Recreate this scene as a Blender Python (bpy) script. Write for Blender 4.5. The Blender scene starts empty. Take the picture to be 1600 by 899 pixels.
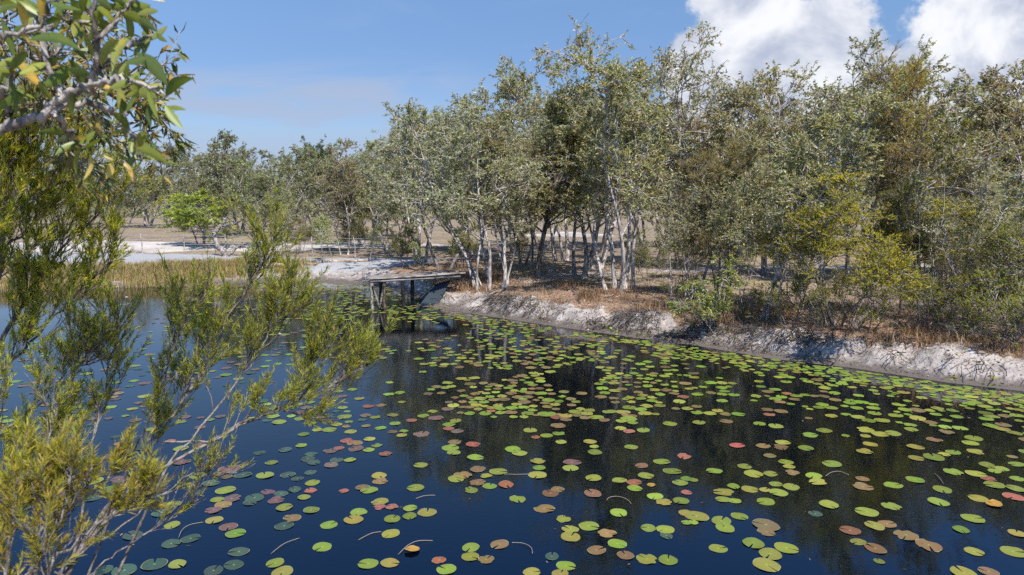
import bpy, math, random
import numpy as np
from mathutils import Vector

R = math.radians
scene = bpy.context.scene
col = scene.collection

# ------------------------------------------------------------------ camera, sky, sun, exposure
CAM_H = 4.5
PITCH = 7.03
FPX = 1600 * 24.0 / 36.0
cam_d = bpy.data.cameras.new('camera')
cam_d.lens = 24.0
cam_d.sensor_width = 36.0
cam_d.clip_start = 0.05
cam_d.clip_end = 6000.0
cam_d.dof.use_dof = True
cam_d.dof.focus_distance = 20.0
cam_d.dof.aperture_fstop = 5.0
cam = bpy.data.objects.new('camera', cam_d)
cam.location = (0, 0, CAM_H)
cam.rotation_euler = (R(90 - PITCH), 0, 0)
col.objects.link(cam)
scene.camera = cam

SUN_EL, SUN_AZ = 54.0, 152.0          # azimuth clockwise from +Y: the sun stands right of and behind the camera
world = bpy.data.worlds.new('World')
scene.world = world
world.use_nodes = True
SKY_STRENGTH, SUN_STRENGTH, EXPOSURE = 0.105, 5.0, 0.62

sun_d = bpy.data.lights.new('sun', 'SUN')
sun_d.energy = SUN_STRENGTH
sun_d.angle = R(0.5)
sun_d.color = (1.0, 0.945, 0.87)
sun = bpy.data.objects.new('sun', sun_d)
sdir = Vector((math.sin(R(SUN_AZ)) * math.cos(R(SUN_EL)), math.cos(R(SUN_AZ)) * math.cos(R(SUN_EL)), math.sin(R(SUN_EL))))
sun.rotation_euler = (-sdir).to_track_quat('-Z', 'Y').to_euler()
sun.location = (20, -20, 40)
col.objects.link(sun)

scene.view_settings.view_transform = 'Standard'
scene.view_settings.look = 'None'
scene.view_settings.exposure = EXPOSURE
scene.view_settings.gamma = 1.0
scene.view_settings.use_curve_mapping = False
scene.render.engine = 'CYCLES'
cy = scene.cycles
cy.max_bounces = 6
cy.diffuse_bounces = 3
cy.glossy_bounces = 3
cy.transmission_bounces = 3
cy.transparent_max_bounces = 4
cy.caustics_reflective = False
cy.caustics_refractive = False
cy.use_denoising = False
cy.use_adaptive_sampling = True
cy.adaptive_threshold = 0.02
cy.sample_clamp_indirect = 6.0
scene.render.use_persistent_data = False


class NT:
    """small helper for node trees"""
    def __init__(s, tree):
        s.t = tree
        s.n = tree.nodes
        s.l = tree.links

    def add(s, kind, **kw):
        n = s.n.new(kind)
        for k, v in kw.items():
            setattr(n, k, v)
        return n

    def val(s, sock, v):
        if isinstance(v, bpy.types.NodeSocket):
            s.l.new(v, sock)
        else:
            sock.default_value = v

    def math(s, op, a, b=None, c=None, clamp=False):
        n = s.add('ShaderNodeMath', operation=op, use_clamp=clamp)
        s.val(n.inputs[0], a)
        if b is not None:
            s.val(n.inputs[1], b)
        if c is not None:
            s.val(n.inputs[2], c)
        return n.outputs[0]

    def smooth(s, v, lo, hi, o0=0.0, o1=1.0):
        n = s.add('ShaderNodeMapRange', interpolation_type='SMOOTHSTEP')
        s.val(n.inputs['Value'], v)
        n.inputs['From Min'].default_value = lo
        n.inputs['From Max'].default_value = hi
        n.inputs['To Min'].default_value = o0
        n.inputs['To Max'].default_value = o1
        return n.outputs[0]

    def mix(s, f, a, b):
        n = s.add('ShaderNodeMix', data_type='RGBA')
        s.val(n.inputs['Factor'], f)
        s.val(n.inputs[6], a)
        s.val(n.inputs[7], b)
        return n.outputs[2]

    def mul(s, a, b):
        n = s.add('ShaderNodeMix', data_type='RGBA', blend_type='MULTIPLY')
        n.inputs['Factor'].default_value = 1.0
        s.val(n.inputs[6], a)
        s.val(n.inputs[7], b)
        return n.outputs[2]

    def noise(s, vec, scale, detail=4.0, rough=0.55, dist=0.0, out=0):
        n = s.add('ShaderNodeTexNoise')
        if vec is not None:
            s.l.new(vec, n.inputs['Vector'])
        n.inputs['Scale'].default_value = scale
        n.inputs['Detail'].default_value = detail
        n.inputs['Roughness'].default_value = rough
        n.inputs['Distortion'].default_value = dist
        return n.outputs[out]

    def combine(s, x, y, z):
        n = s.add('ShaderNodeCombineXYZ')
        s.val(n.inputs[0], x)
        s.val(n.inputs[1], y)
        s.val(n.inputs[2], z)
        return n.outputs[0]

    def mapping(s, vec, loc=(0, 0, 0), rot=(0, 0, 0), sc=(1, 1, 1)):
        n = s.add('ShaderNodeMapping')
        s.l.new(vec, n.inputs['Vector'])
        n.inputs['Location'].default_value = loc
        n.inputs['Rotation'].default_value = rot
        n.inputs['Scale'].default_value = sc
        return n.outputs[0]


# sky: Nishita air with two cumulus banks low in the south-east and thin stratus, all laid out by direction
w = NT(world.node_tree)
w.n.clear()
sky = w.add('ShaderNodeTexSky', sky_type='NISHITA')
sky.sun_disc = False
sky.sun_elevation = R(SUN_EL)
sky.sun_rotation = R(SUN_AZ)
sky.altitude = 20.0
sky.air_density = 1.0
sky.dust_density = 0.9
sky.ozone_density = 2.2
tc = w.add('ShaderNodeTexCoord')
sep = w.add('ShaderNodeSeparateXYZ')
w.l.new(tc.outputs['Generated'], sep.inputs[0])
yy = w.math('MAXIMUM', sep.outputs[1], 0.05)
uu = w.math('DIVIDE', sep.outputs[0], yy)
vv = w.math('DIVIDE', sep.outputs[2], yy)
uv = w.combine(uu, vv, 0.0)


def blob(cx, cy_, rx, ry):
    a = w.math('DIVIDE', w.math('SUBTRACT', uu, cx), rx)
    b = w.math('DIVIDE', w.math('SUBTRACT', vv, cy_), ry)
    d2 = w.math('ADD', w.math('MULTIPLY', a, a), w.math('MULTIPLY', b, b))
    return w.math('SUBTRACT', 1.0, w.math('SQRT', d2))


blobs = [(0.275, 0.19, 0.085, 0.075), (0.545, 0.165, 0.10, 0.06), (0.40, 0.14, 0.16, 0.06), (0.36, 0.20, 0.125, 0.115), (0.33, 0.285, 0.09, 0.10), (0.45, 0.235, 0.09, 0.07), (0.47, 0.165, 0.13, 0.08),
         (0.655, 0.205, 0.14, 0.125), (0.70, 0.29, 0.10, 0.10), (0.60, 0.17, 0.09, 0.08), (0.80, 0.17, 0.12, 0.12), (0.30, 0.12, 0.10, 0.05)]
dens = None
for b_ in blobs:
    k = blob(*b_)
    dens = k if dens is None else w.math('SMOOTH_MAX', dens, k, 0.25)
uvs = w.mapping(uv, sc=(1.0, 1.25, 1.0))
n1 = w.noise(uvs, 12.0, 10.0, 0.64, 0.15)
dens = w.math('ADD', dens, w.math('MULTIPLY', w.math('SUBTRACT', n1, 0.5), 1.35))
alpha = w.smooth(dens, 0.04, 0.30)
uvo = w.mapping(uv, loc=(-0.030, 0.030, 0), sc=(1.0, 1.25, 1.0))
n2 = w.noise(uvs, 7.0, 7.0, 0.56, 0.3)
n3 = w.noise(uvo, 7.0, 7.0, 0.56, 0.3)
rel = w.math('SUBTRACT', n2, n3)
lit = w.math('ADD', w.math('MULTIPLY', rel, 3.0), w.math('ADD', w.math('MULTIPLY', w.math('SUBTRACT', vv, 0.20), 1.3), 0.55))
lit = w.math('ADD', lit, w.math('MULTIPLY', w.math('SUBTRACT', n2, 0.5), -1.6))
lit = w.smooth(lit, 0.1, 1.0)
ccol = w.mix(lit, (0.31, 0.35, 0.45, 1), (0.63, 0.64, 0.67, 1))
# thin stratus layer low on the left
st = w.mapping(uv, sc=(1.0, 6.0, 1.0))
ns = w.noise(st, 3.2, 6.0, 0.55, 0.6)
band = w.math('MULTIPLY', w.smooth(vv, 0.215, 0.15), w.smooth(uu, 0.02, -0.16))
sal = w.math('MULTIPLY', w.math('MULTIPLY', w.smooth(ns, 0.36, 0.62), band), 0.85)
wis = w.math('MULTIPLY', w.smooth(w.noise(w.mapping(uv, rot=(0, 0, 0.25), sc=(1, 3.5, 1)), 4.0, 8.0, 0.6, 0.4), 0.5, 0.8), 0.16)
sal = w.math('MAXIMUM', sal, w.math('MULTIPLY', wis, w.smooth(vv, 0.05, 0.2)))
skc = w.mul(sky.outputs[0], (SKY_STRENGTH * 0.60, SKY_STRENGTH * 0.68, SKY_STRENGTH * 0.83, 1))
skc = w.mul(skc, w.mix(w.smooth(vv, 0.18, 0.32), (1, 1, 1, 1), (1.17, 1.19, 1.13, 1)))
skc = w.mul(skc, w.mix(w.smooth(vv, 0.31, 0.62), (1, 1, 1, 1), (0.74, 1.05, 1.36, 1)))
sal = w.math('MAXIMUM', sal, w.math('MULTIPLY', w.math('MULTIPLY', w.smooth(vv, 0.135, 0.07), w.smooth(uu, 0.15, -0.1)), 0.75))
c1 = w.mix(sal, skc, (0.285, 0.34, 0.46, 1))
c2 = w.mix(alpha, c1, ccol)
bg = w.add('ShaderNodeBackground')
w.l.new(c2, bg.inputs[0])
bg.inputs[1].default_value = 1.0
wo = w.add('ShaderNodeOutputWorld')
w.l.new(bg.outputs[0], wo.inputs[0])

# ------------------------------------------------------------------ picture <-> place
CP, SP = math.cos(R(PITCH)), math.sin(R(PITCH))


def ray(px, py):
    a, b = (px - 800) / FPX, (449.5 - py) / FPX
    return np.array([a, CP + b * SP, -SP + b * CP])


def gp(px, py, z=0.0):
    d = ray(px, py)
    t = (z - CAM_H) / d[2]
    return np.array([d[0] * t, d[1] * t, z])


def pd(px, py, Y):
    d = ray(px, py)
    t = Y / d[1]
    return np.array([d[0] * t, Y, CAM_H + d[2] * t])


def proj(x, y, z):
    f = y * CP - (z - CAM_H) * SP
    u = y * SP + (z - CAM_H) * CP
    return 800 + FPX * x / f, 449.5 - FPX * u / f


def hash2(ix, iy, seed):
    h = (ix.astype(np.int64) * 374761393 + iy.astype(np.int64) * 668265263 + seed * 1442695041) & 0x7fffffff
    h = ((h ^ (h >> 13)) * 1274126177) & 0x7fffffff
    h = h ^ (h >> 16)
    return (h & 0xffff) / 65535.0


def vnoise(x, y, seed=0):
    ix, iy = np.floor(x), np.floor(y)
    fx, fy = x - ix, y - iy
    fx, fy = fx * fx * (3 - 2 * fx), fy * fy * (3 - 2 * fy)
    a, b = hash2(ix, iy, seed), hash2(ix + 1, iy, seed)
    c, d = hash2(ix, iy + 1, seed), hash2(ix + 1, iy + 1, seed)
    return (a + (b - a) * fx) * (1 - fy) + (c + (d - c) * fx) * fy


def fbm(x, y, seed=0, oct_=4):
    s, a, t = 0.0, 1.0, 0.0
    for o in range(oct_):
        s = s + a * vnoise(x * 2 ** o, y * 2 ** o, seed + o * 17)
        t += a
        a *= 0.5
    return s / t


# ------------------------------------------------------------------ mesh building
class MB:
    def __init__(s):
        s.v, s.f, s.c, s.n = [], [], [], 0

    def add(s, V, F, C=None):
        """V (n,3); F (m,3|4); C (n,3) colours or None"""
        V = np.asarray(V, dtype=np.float32).reshape(-1, 3)
        s.v.append(V)
        s.f.append(np.asarray(F, dtype=np.int32) + s.n)
        if C is None:
            C = np.full((len(V), 3), 0.5, dtype=np.float32)
        s.c.append(np.broadcast_to(np.asarray(C, dtype=np.float32), V.shape))
        s.n += len(V)

    def tubes(s, P, Rad, sides=5, C=None, cap=True):
        P = np.asarray(P, dtype=np.float64)
        if P.ndim == 2:
            P = P[None]
        Rad = np.asarray(Rad, dtype=np.float64)
        if Rad.ndim == 1:
            Rad = Rad[None]
        N, K, _ = P.shape
        Rad = np.broadcast_to(Rad, (N, K))
        T = np.gradient(P, axis=1)
        T /= np.linalg.norm(T, axis=2, keepdims=True) + 1e-9
        ref = np.where(np.abs(T[:, :1, 2:3]) > 0.8, np.array([1.0, 0, 0]), np.array([0, 0, 1.0]))
        ref = np.broadcast_to(ref, P.shape)
        A = np.cross(T, ref)
        A /= np.linalg.norm(A, axis=2, keepdims=True) + 1e-9
        B = np.cross(T, A)
        an = np.arange(sides) / sides * 2 * np.pi
        ring = A[:, :, None, :] * np.cos(an)[None, None, :, None] + B[:, :, None, :] * np.sin(an)[None, None, :, None]
        V = P[:, :, None, :] + ring * Rad[:, :, None, None]
        idx = np.arange(N * K * sides).reshape(N, K, sides)
        a = idx[:, :-1, :]
        b = np.roll(a, -1, axis=2)
        c = idx[:, 1:, :]
        d = np.roll(c, -1, axis=2)
        F = np.stack([a, b, d, c], axis=-1).reshape(-1, 4)
        s.add(V.reshape(-1, 3), F, None if C is None else np.broadcast_to(C, (N * K * sides, 3)))
        if cap:
            for e in (0, K - 1):
                if sides == 4:
                    s.f.append((idx[:, e, :] + (s.n - N * K * sides)).astype(np.int32))
                else:
                    for q in range(1, sides - 1):
                        s.f.append(np.stack([idx[:, e, 0], idx[:, e, q], idx[:, e, q + 1]], 1).astype(np.int32) + (s.n - N * K * sides))

    def box(s, c, sz, rz=0.0, ry=0.0, rng=None, jit=0.0):
        sx, sy, szz = [q / 2 for q in sz]
        V = np.array([[x, y, z] for x in (-sx, sx) for y in (-sy, sy) for z in (-szz, szz)], dtype=float)
        if rng is not None:
            V += rng.normal(0, jit, V.shape)
        ca, sa = math.cos(ry), math.sin(ry)
        V = np.stack([V[:, 0] * ca + V[:, 2] * sa, V[:, 1], -V[:, 0] * sa + V[:, 2] * ca], 1)
        ca, sa = math.cos(rz), math.sin(rz)
        V = np.stack([V[:, 0] * ca - V[:, 1] * sa, V[:, 0] * sa + V[:, 1] * ca, V[:, 2]], 1) + np.asarray(c)
        F = [[0, 1, 3, 2], [4, 6, 7, 5], [0, 4, 5, 1], [2, 3, 7, 6], [0, 2, 6, 4], [1, 5, 7, 3]]
        s.add(V, F)

    def mesh(s, name, mat, smooth=False):
        V = np.concatenate(s.v) if s.v else np.zeros((0, 3), np.float32)
        me = bpy.data.meshes.new(name)
        me.vertices.add(len(V))
        me.vertices.foreach_set('co', V.astype(np.float32).ravel())
        ls, st, off = [], [], 0
        for f in s.f:
            k = f.shape[1]
            ls.append(f.ravel())
            st.append(off + np.arange(len(f)) * k)
            off += f.size
        L = np.concatenate(ls).astype(np.int32)
        S = np.concatenate(st).astype(np.int32)
        me.loops.add(len(L))
        me.loops.foreach_set('vertex_index', L)
        me.polygons.add(len(S))
        me.polygons.foreach_set('loop_start', S)
        me.update(calc_edges=True)
        C = np.concatenate(s.c)
        at = me.color_attributes.new('tint', 'FLOAT_COLOR', 'POINT')
        at.data.foreach_set('color', np.concatenate([C, np.ones((len(C), 1), np.float32)], 1).astype(np.float32).ravel())
        if smooth:
            me.polygons.foreach_set('use_smooth', np.ones(len(S), dtype=bool))
        me.materials.append(mat)
        return me

    def build(s, name, mat, parent=None, smooth=False, loc=None):
        return link(name, s.mesh(name, mat, smooth), parent, loc)


def link(name, me, parent=None, loc=None):
    o = bpy.data.objects.new(name, me)
    col.objects.link(o)
    if parent is not None:
        o.parent = parent
    if loc is not None:
        o.location = loc
    return o


def tag(o, label=None, cat=None, group=None, kind=None):
    for k, v in (('label', label), ('category', cat), ('group', group), ('kind', kind)):
        if v:
            o[k] = v
    return o


def empty(name, loc, label, cat, group=None, rz=0.0, sc=1.0):
    o = bpy.data.objects.new(name, None)
    o.empty_display_size = 0.2
    o.location = loc
    o.rotation_euler = (0, 0, rz)
    o.scale = (sc, sc, sc) if not isinstance(sc, tuple) else sc
    col.objects.link(o)
    return tag(o, label, cat, group)


# ------------------------------------------------------------------ materials
def new_mat(name):
    m = bpy.data.materials.new(name)
    m.use_nodes = True
    t = NT(m.node_tree)
    t.n.clear()
    out = t.add('ShaderNodeOutputMaterial')
    return m, t, out


def principled(t, out, base, rough, spec=0.4, bump=None, bs=0.3, bd=0.02):
    p = t.add('ShaderNodeBsdfPrincipled')
    t.val(p.inputs['Base Color'], base)
    t.val(p.inputs['Roughness'], rough)
    p.inputs['Specular IOR Level'].default_value = spec
    if bump is not None:
        b = t.add('ShaderNodeBump')
        b.inputs['Strength'].default_value = bs
        b.inputs['Distance'].default_value = bd
        t.l.new(bump, b.inputs['Height'])
        t.l.new(b.outputs[0], p.inputs['Normal'])
    if out is not None:
        t.l.new(p.outputs[0], out.inputs[0])
    return p


def leaf_mat(name, trans=0.3, rough=0.45, spec=0.5, spots=False):
    m, t, out = new_mat(name)
    at = t.add('ShaderNodeAttribute', attribute_name='tint')
    oi = t.add('ShaderNodeObjectInfo')
    hsv = t.add('ShaderNodeHueSaturation')
    t.l.new(at.outputs['Color'], hsv.inputs['Color'])
    t.l.new(t.math('ADD', 0.488, t.math('MULTIPLY', oi.outputs['Random'], 0.024)), hsv.inputs['Hue'])
    t.l.new(t.math('ADD', 0.95, t.math('MULTIPLY', oi.outputs['Random'], 0.35)), hsv.inputs['Value'])
    base = hsv.outputs[0]
    if spots:
        tcn = t.add('ShaderNodeTexCoord')
        na_ = t.noise(tcn.outputs['Object'], 22.0, 4, 0.6)
        nb_ = t.noise(tcn.outputs['Object'], 130.0, 3, 0.6)
        base = t.mix(t.smooth(na_, 0.48, 0.72, 0, 0.6), base, t.mul(base, (1.7, 1.25, 0.8, 1)))
        base = t.mix(t.smooth(nb_, 0.62, 0.72, 0, 0.7), base, (0.12, 0.07, 0.03, 1))
    p = principled(t, None, base, rough, spec)
    tr = t.add('ShaderNodeBsdfTranslucent')
    tcol = t.mul(base, (1.5, 1.5, 0.8, 1))
    t.l.new(tcol, tr.inputs[0])
    mx = t.add('ShaderNodeMixShader')
    mx.inputs[0].default_value = trans
    t.l.new(p.outputs[0], mx.inputs[1])
    t.l.new(tr.outputs[0], mx.inputs[2])
    t.l.new(mx.outputs[0], out.inputs[0])
    return m


def bark_mat(name, light, dark, sc=(6, 6, 1.2), thr=(0.42, 0.62), bump=0.6):
    m, t, out = new_mat(name)
    tcn = t.add('ShaderNodeTexCoord')
    v = t.mapping(tcn.outputs['Object'], sc=sc)
    n = t.noise(v, 2.2, 6.0, 0.62, 0.4)
    n2_ = t.noise(tcn.outputs['Object'], 1.3, 3.0, 0.5)
    f = t.smooth(t.math('ADD', n, t.math('MULTIPLY', t.math('SUBTRACT', n2_, 0.5), 0.5)), thr[0], thr[1])
    base = t.mix(f, (*dark, 1), (*light, 1))
    n3_ = t.noise(v, 9.0, 4.0, 0.6)
    base = t.mix(t.smooth(n3_, 0.5, 0.75), base, (light[0] * 0.72, light[1] * 0.62, light[2] * 0.52, 1))
    principled(t, out, base, 0.9, 0.15, n, bump, 0.05)
    return m


M = {}
M['leaf'] = leaf_mat('eucalypt_leaf', 0.46, 0.40, 0.5)
M['needle'] = leaf_mat('needle_leaf', 0.55, 0.55, 0.2)
M['big_leaf'] = leaf_mat('broad_leaf', 0.30, 0.40, 0.4, True)
M['grass'] = leaf_mat('dry_grass_blade', 0.3, 0.8, 0.1)
M['paperbark'] = bark_mat('paperbark', (0.50, 0.455, 0.425), (0.12, 0.105, 0.10), (7, 7, 1.6), (0.36, 0.58))
M['darkbark'] = bark_mat('dark_bark', (0.26, 0.22, 0.19), (0.045, 0.038, 0.033))
M['greybark'] = bark_mat('grey_bark', (0.38, 0.345, 0.32), (0.10, 0.085, 0.078), (8, 8, 3))
M['twig'] = bark_mat('brown_twig', (0.27, 0.24, 0.215), (0.085, 0.07, 0.06), (14, 14, 6))
M['char_and_shade'] = bark_mat('charred_and_shaded_wood', (0.035, 0.03, 0.03), (0.008, 0.008, 0.008), (7, 7, 2))
M['timber'] = bark_mat('weathered_timber', (0.33, 0.295, 0.265), (0.07, 0.055, 0.045), (1.2, 9, 9), (0.35, 0.6))
M['post'] = bark_mat('wet_timber', (0.20, 0.15, 0.12), (0.03, 0.025, 0.02), (9, 9, 2))
M['log'] = bark_mat('pale_log', (0.50, 0.42, 0.35), (0.18, 0.13, 0.10), (2, 9, 9))
m_, t_, o_ = new_mat('galvanised_wire')
principled(t_, o_, (0.42, 0.42, 0.42, 1), 0.5)
M['wire'] = m_

# ------------------------------------------------------------------ pond outline and ground
right_px = [(1720, 640), (1600, 612), (1480, 598), (1330, 575), (1200, 560), (1080, 539), (1000, 529), (900, 515), (800, 500), (740, 491), (700, 485), (655, 478), (640, 466), (625, 456)]
far_px = [(600, 448), (560, 444), (500, 442), (430, 441), (380, 443), (300, 447), (170, 450), (80, 453), (0, 457), (-200, 463)]
shore = [gp(*q)[:2] for q in right_px] + [gp(*q)[:2] for q in far_px]
shore = np.array([(13.8, 4.6)] + [(15.2, 10.0)] + shore + [np.array(q) for q in [(-44, 24), (-40, 12), (-25, 6.5), (-10, 5.2), (0, 4.8), (8, 4.4)]])


def pond_dist(x, y):
    x, y = np.asarray(x, float), np.asarray(y, float)
    d2 = np.full(x.shape, 1e12)
    ins = np.zeros(x.shape, bool)
    n = len(shore)
    for i in range(n):
        ax, ay = shore[i]
        bx, by = shore[(i + 1) % n]
        ex, ey = bx - ax, by - ay
        t = np.clip(((x - ax) * ex + (y - ay) * ey) / (ex * ex + ey * ey), 0, 1)
        d2 = np.minimum(d2, (x - ax - ex * t) ** 2 + (y - ay - ey * t) ** 2)
        cond = ((ay > y) != (by > y))
        xi = ax + (y - ay) / (by - ay + 1e-12) * ex
        ins ^= cond & (x < xi)
    return np.where(ins, -1, 1) * np.sqrt(d2)


def sstep(v, a, b):
    t = np.clip((v - a) / (b - a), 0, 1)
    return t * t * (3 - 2 * t)


def ground_z(x, y, fine=True):
    x, y = np.asarray(x, float), np.asarray(y, float)
    d = pond_dist(x, y)
    near = sstep(np.abs(d), 14, 6)
    dn = d + ((fbm(x * 0.35, y * 0.35, 3) - 0.5) * 1.6 + (fbm(x * 1.3, y * 1.3, 9) - 0.5) * 1.25) * sstep(np.abs(d), 0.0, 0.8) * near
    wr = sstep(x + 0.28 * (y - 31), -6.2, -3.2) * sstep(y, 3, 8)
    hr = np.interp(dn, [-4, 0, 0.4, 1.15, 1.5, 4, 14, 40], [-1.5, 0, 0.08, 0.52, 0.62, 0.85, 1.1, 1.2])
    hf = np.interp(dn, [-4, 0, 1.5, 4, 7, 22], [-1.5, 0, 0.25, 0.80, 0.95, 1.2])
    h = hr * wr + hf * (1 - wr)
    land = sstep(d, 0.1, 0.8)
    h = h + land * ((fbm(x * 0.22, y * 0.22, 5) - 0.5) * 0.25 + (fbm(x * 0.9, y * 0.9, 6) - 0.5) * 0.10)
    face = sstep(d, 0.1, 0.5) * sstep(d, 2.6, 1.6) * wr
    h = h + face * ((fbm(x * 2.4, y * 2.4, 21) - 0.5) * 0.30 + (fbm(x * 6, y * 6, 25, 3) - 0.5) * 0.14)
    # low sand mound beyond the far path
    h = h + 0.55 * np.exp(-(((x + 30) / 12) ** 2 + ((y - 51) / 3.0) ** 2))
    return h


def gpt(px, py):
    """the ground point under a picture point"""
    z = 1.0
    for _ in range(6):
        p = gp(px, py, z)
        z = 0.5 * z + 0.5 * float(ground_z(p[0:1], p[1:2])[0])
    p = gp(px, py, z)
    p[2] = float(ground_z(p[0:1], p[1:2])[0])
    return p


def axis(lo, hi, step, far, g=1.22):
    a = list(np.arange(lo, hi + 1e-6, step))
    s_, v = step, hi
    up = []
    while v < far:
        s_ *= g
        v += s_
        up.append(v)
    s_, v, dn = step, lo, []
    while v > -far:
        s_ *= g
        v -= s_
        dn.append(v)
    return np.array(dn[::-1] + a + up)


gx = axis(-24, 19, 0.13, 3500)
gy = axis(12, 46, 0.13, 3500)
GX, GY = np.meshgrid(gx, gy)
X, Y = GX.ravel(), GY.ravel()
Z = ground_z(X, Y)
nx, ny = len(gx), len(gy)
idx = np.arange(nx * ny).reshape(ny, nx)
F = np.stack([idx[:-1, :-1], idx[:-1, 1:], idx[1:, 1:], idx[1:, :-1]], -1).reshape(-1, 4)
D = pond_dist(X, Y)
wr = sstep(X + 0.28 * (Y - 31), -6.2, -3.2)
nz1, nz2 = fbm(X * 0.3, Y * 0.3, 31), fbm(X * 1.1, Y * 1.1, 37)
# r: bare sand, g: grey gravel, b: dry orange grass litter
sand = wr * sstep(D + (nz2 - 0.5) * 1.2, 1.75, 0.95)
sand = np.maximum(sand, (1 - wr) * sstep(D, 7.5, 5.0) * sstep(X, -17, -13) * sstep(Y, 30, 36))
mound = sstep(((X + 30) / 17) ** 2 + ((Y - 51.5) / 4.6) ** 2 + (nz1 - 0.5) * 1.2, 1.05, 0.75)
patch1 = sstep(((X - 6) / 5) ** 2 + ((Y - 72) / 5) ** 2 + (nz1 - 0.5) * 1.4, 1.0, 0.7)
patch2 = sstep(((X + 12) / 9) ** 2 + ((Y - 56) / 4) ** 2 + (nz1 - 0.5) * 1.6, 1.0, 0.7)
track = sstep(np.abs(Y - (33.5 + 0.18 * X) + (nz1 - 0.5) * 2), 1.3, 0.5) * sstep(X, -2, 1) * 0.8
sand = np.clip(np.maximum.reduce([sand, mound, patch1 * 0.8, patch2 * 0.7, track * sstep(D, 3, 5)]), 0, 1)
grav = sstep(np.abs(Y - 43.4 + 0.05 * (X + 12) + (nz2 - 0.5) * 1.2), 2.6, 1.9) * sstep(X, -3.5, -6.0)
dry = sstep(D, 0.9, 1.5) * sstep(D + (nz1 - 0.5) * 5, 6.5, 4.0) * wr
gm = MB()
gm.add(np.stack([X, Y, Z], 1), F, np.stack([sand, grav, dry], 1))

m_, t_, o_ = new_mat('sandy_ground')
at_ = t_.add('ShaderNodeAttribute', attribute_name='tint')
sp_ = t_.add('ShaderNodeSeparateColor')
t_.l.new(at_.outputs['Color'], sp_.inputs[0])
geo = t_.add('ShaderNodeNewGeometry')
pos = geo.outputs['Position']
na = t_.noise(pos, 0.35, 5, 0.6)
nb = t_.noise(pos, 3.0, 6, 0.65)
nc = t_.noise(pos, 14.0, 5, 0.65)
lit_c = t_.mix(t_.smooth(nb, 0.35, 0.68), (0.13, 0.095, 0.07, 1), (0.30, 0.235, 0.185, 1))
lit_c = t_.mix(t_.smooth(na, 0.45, 0.62), lit_c, (0.24, 0.20, 0.12, 1))
lit_c = t_.mix(t_.smooth(nc, 0.60, 0.75), lit_c, (0.36, 0.27, 0.21, 1))
dry_c = t_.mix(t_.smooth(nc, 0.3, 0.7), (0.12, 0.075, 0.05, 1), (0.33, 0.22, 0.15, 1))
ddf = t_.math('MULTIPLY', sp_.outputs[2], t_.smooth(nb, 0.25, 0.55), clamp=True)
base = t_.mix(ddf, lit_c, dry_c)
sd_c = t_.mix(t_.smooth(nb, 0.3, 0.7), (0.25, 0.22, 0.20, 1), (0.42, 0.375, 0.345, 1))
vs = t_.mapping(pos, rot=(0, 0, 0.6), sc=(1.0, 1.0, 0.5))
nst = t_.noise(vs, 5.0, 5, 0.6, 1.2)
stn = t_.noise(pos, 1.1, 5, 0.62, 0.5)
sd_c = t_.mix(t_.smooth(stn, 0.48, 0.66, 0, 0.5), sd_c, (0.19, 0.165, 0.15, 1))
sd_c = t_.mix(t_.smooth(nst, 0.52, 0.68), sd_c, (0.12, 0.10, 0.09, 1))
nlt = t_.noise(pos, 26.0, 3, 0.6)
sd_c = t_.mix(t_.smooth(nlt, 0.66, 0.74), sd_c, (0.25, 0.15, 0.09, 1))
farw = t_.add('ShaderNodeSeparateXYZ')
t_.l.new(pos, farw.inputs[0])
sd_c = t_.mix(t_.smooth(farw.outputs[1], 45.5, 47.0), sd_c, t_.mix(t_.smooth(na, 0.35, 0.6), (0.31, 0.275, 0.245, 1), (0.46, 0.42, 0.385, 1)))
sf = t_.smooth(t_.math('ADD', sp_.outputs[0], t_.math('MULTIPLY', t_.math('SUBTRACT', nb, 0.5), 0.7)), 0.35, 0.6)
base = t_.mix(sf, base, sd_c)
gv_c = t_.mix(t_.smooth(nc, 0.3, 0.7), (0.22, 0.22, 0.23, 1), (0.36, 0.36, 0.365, 1))
base = t_.mix(sp_.outputs[1], base, gv_c)
# damp dark mud just above the water
sx_ = t_.add('ShaderNodeSeparateXYZ')
t_.l.new(pos, sx_.inputs[0])
wet = t_.smooth(t_.math('ADD', sx_.outputs[2], t_.math('MULTIPLY', t_.math('SUBTRACT', nb, 0.5), 0.30)), 0.27, 0.05)
base = t_.mix(wet, base, (0.115, 0.098, 0.085, 1))
hgt = t_.math('ADD', t_.math('MULTIPLY', nb, 0.6), t_.math('ADD', t_.math('MULTIPLY', nc, 0.5), t_.math('MULTIPLY', nst, 0.5)))
principled(t_, o_, base, 0.95, 0.1, hgt, 0.7, 0.10)
M['ground'] = m_
tag(gm.build('ground', M['ground'], smooth=True), kind='structure')

# water
m_, t_, o_ = new_mat('dark_pond_water')
geo = t_.add('ShaderNodeNewGeometry')
pw = geo.outputs['Position']
r1 = t_.noise(t_.mapping(pw, rot=(0, 0, 0.3), sc=(1.0, 1.5, 1.0)), 9.0, 3, 0.55, 0.3)
r2 = t_.noise(t_.mapping(pw, rot=(0, 0, -0.2), sc=(1.0, 1.6, 1.0)), 1.6, 2, 0.5)
patchy = t_.smooth(t_.noise(pw, 0.22, 3, 0.5), 0.35, 0.7, 0.35, 1.0)
hh = t_.math('ADD', t_.math('MULTIPLY', t_.math('MULTIPLY', r1, patchy), 0.0034), t_.math('MULTIPLY', r2, 0.0022))
p_ = principled(t_, o_, (0.001, 0.0022, 0.0045, 1), 0.01, 0.5)
p_.inputs['IOR'].default_value = 1.62
p_.inputs['Specular Tint'].default_value = (0.62, 0.88, 1.0, 1)
b_ = t_.add('ShaderNodeBump')
b_.inputs['Strength'].default_value = 0.55
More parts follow.
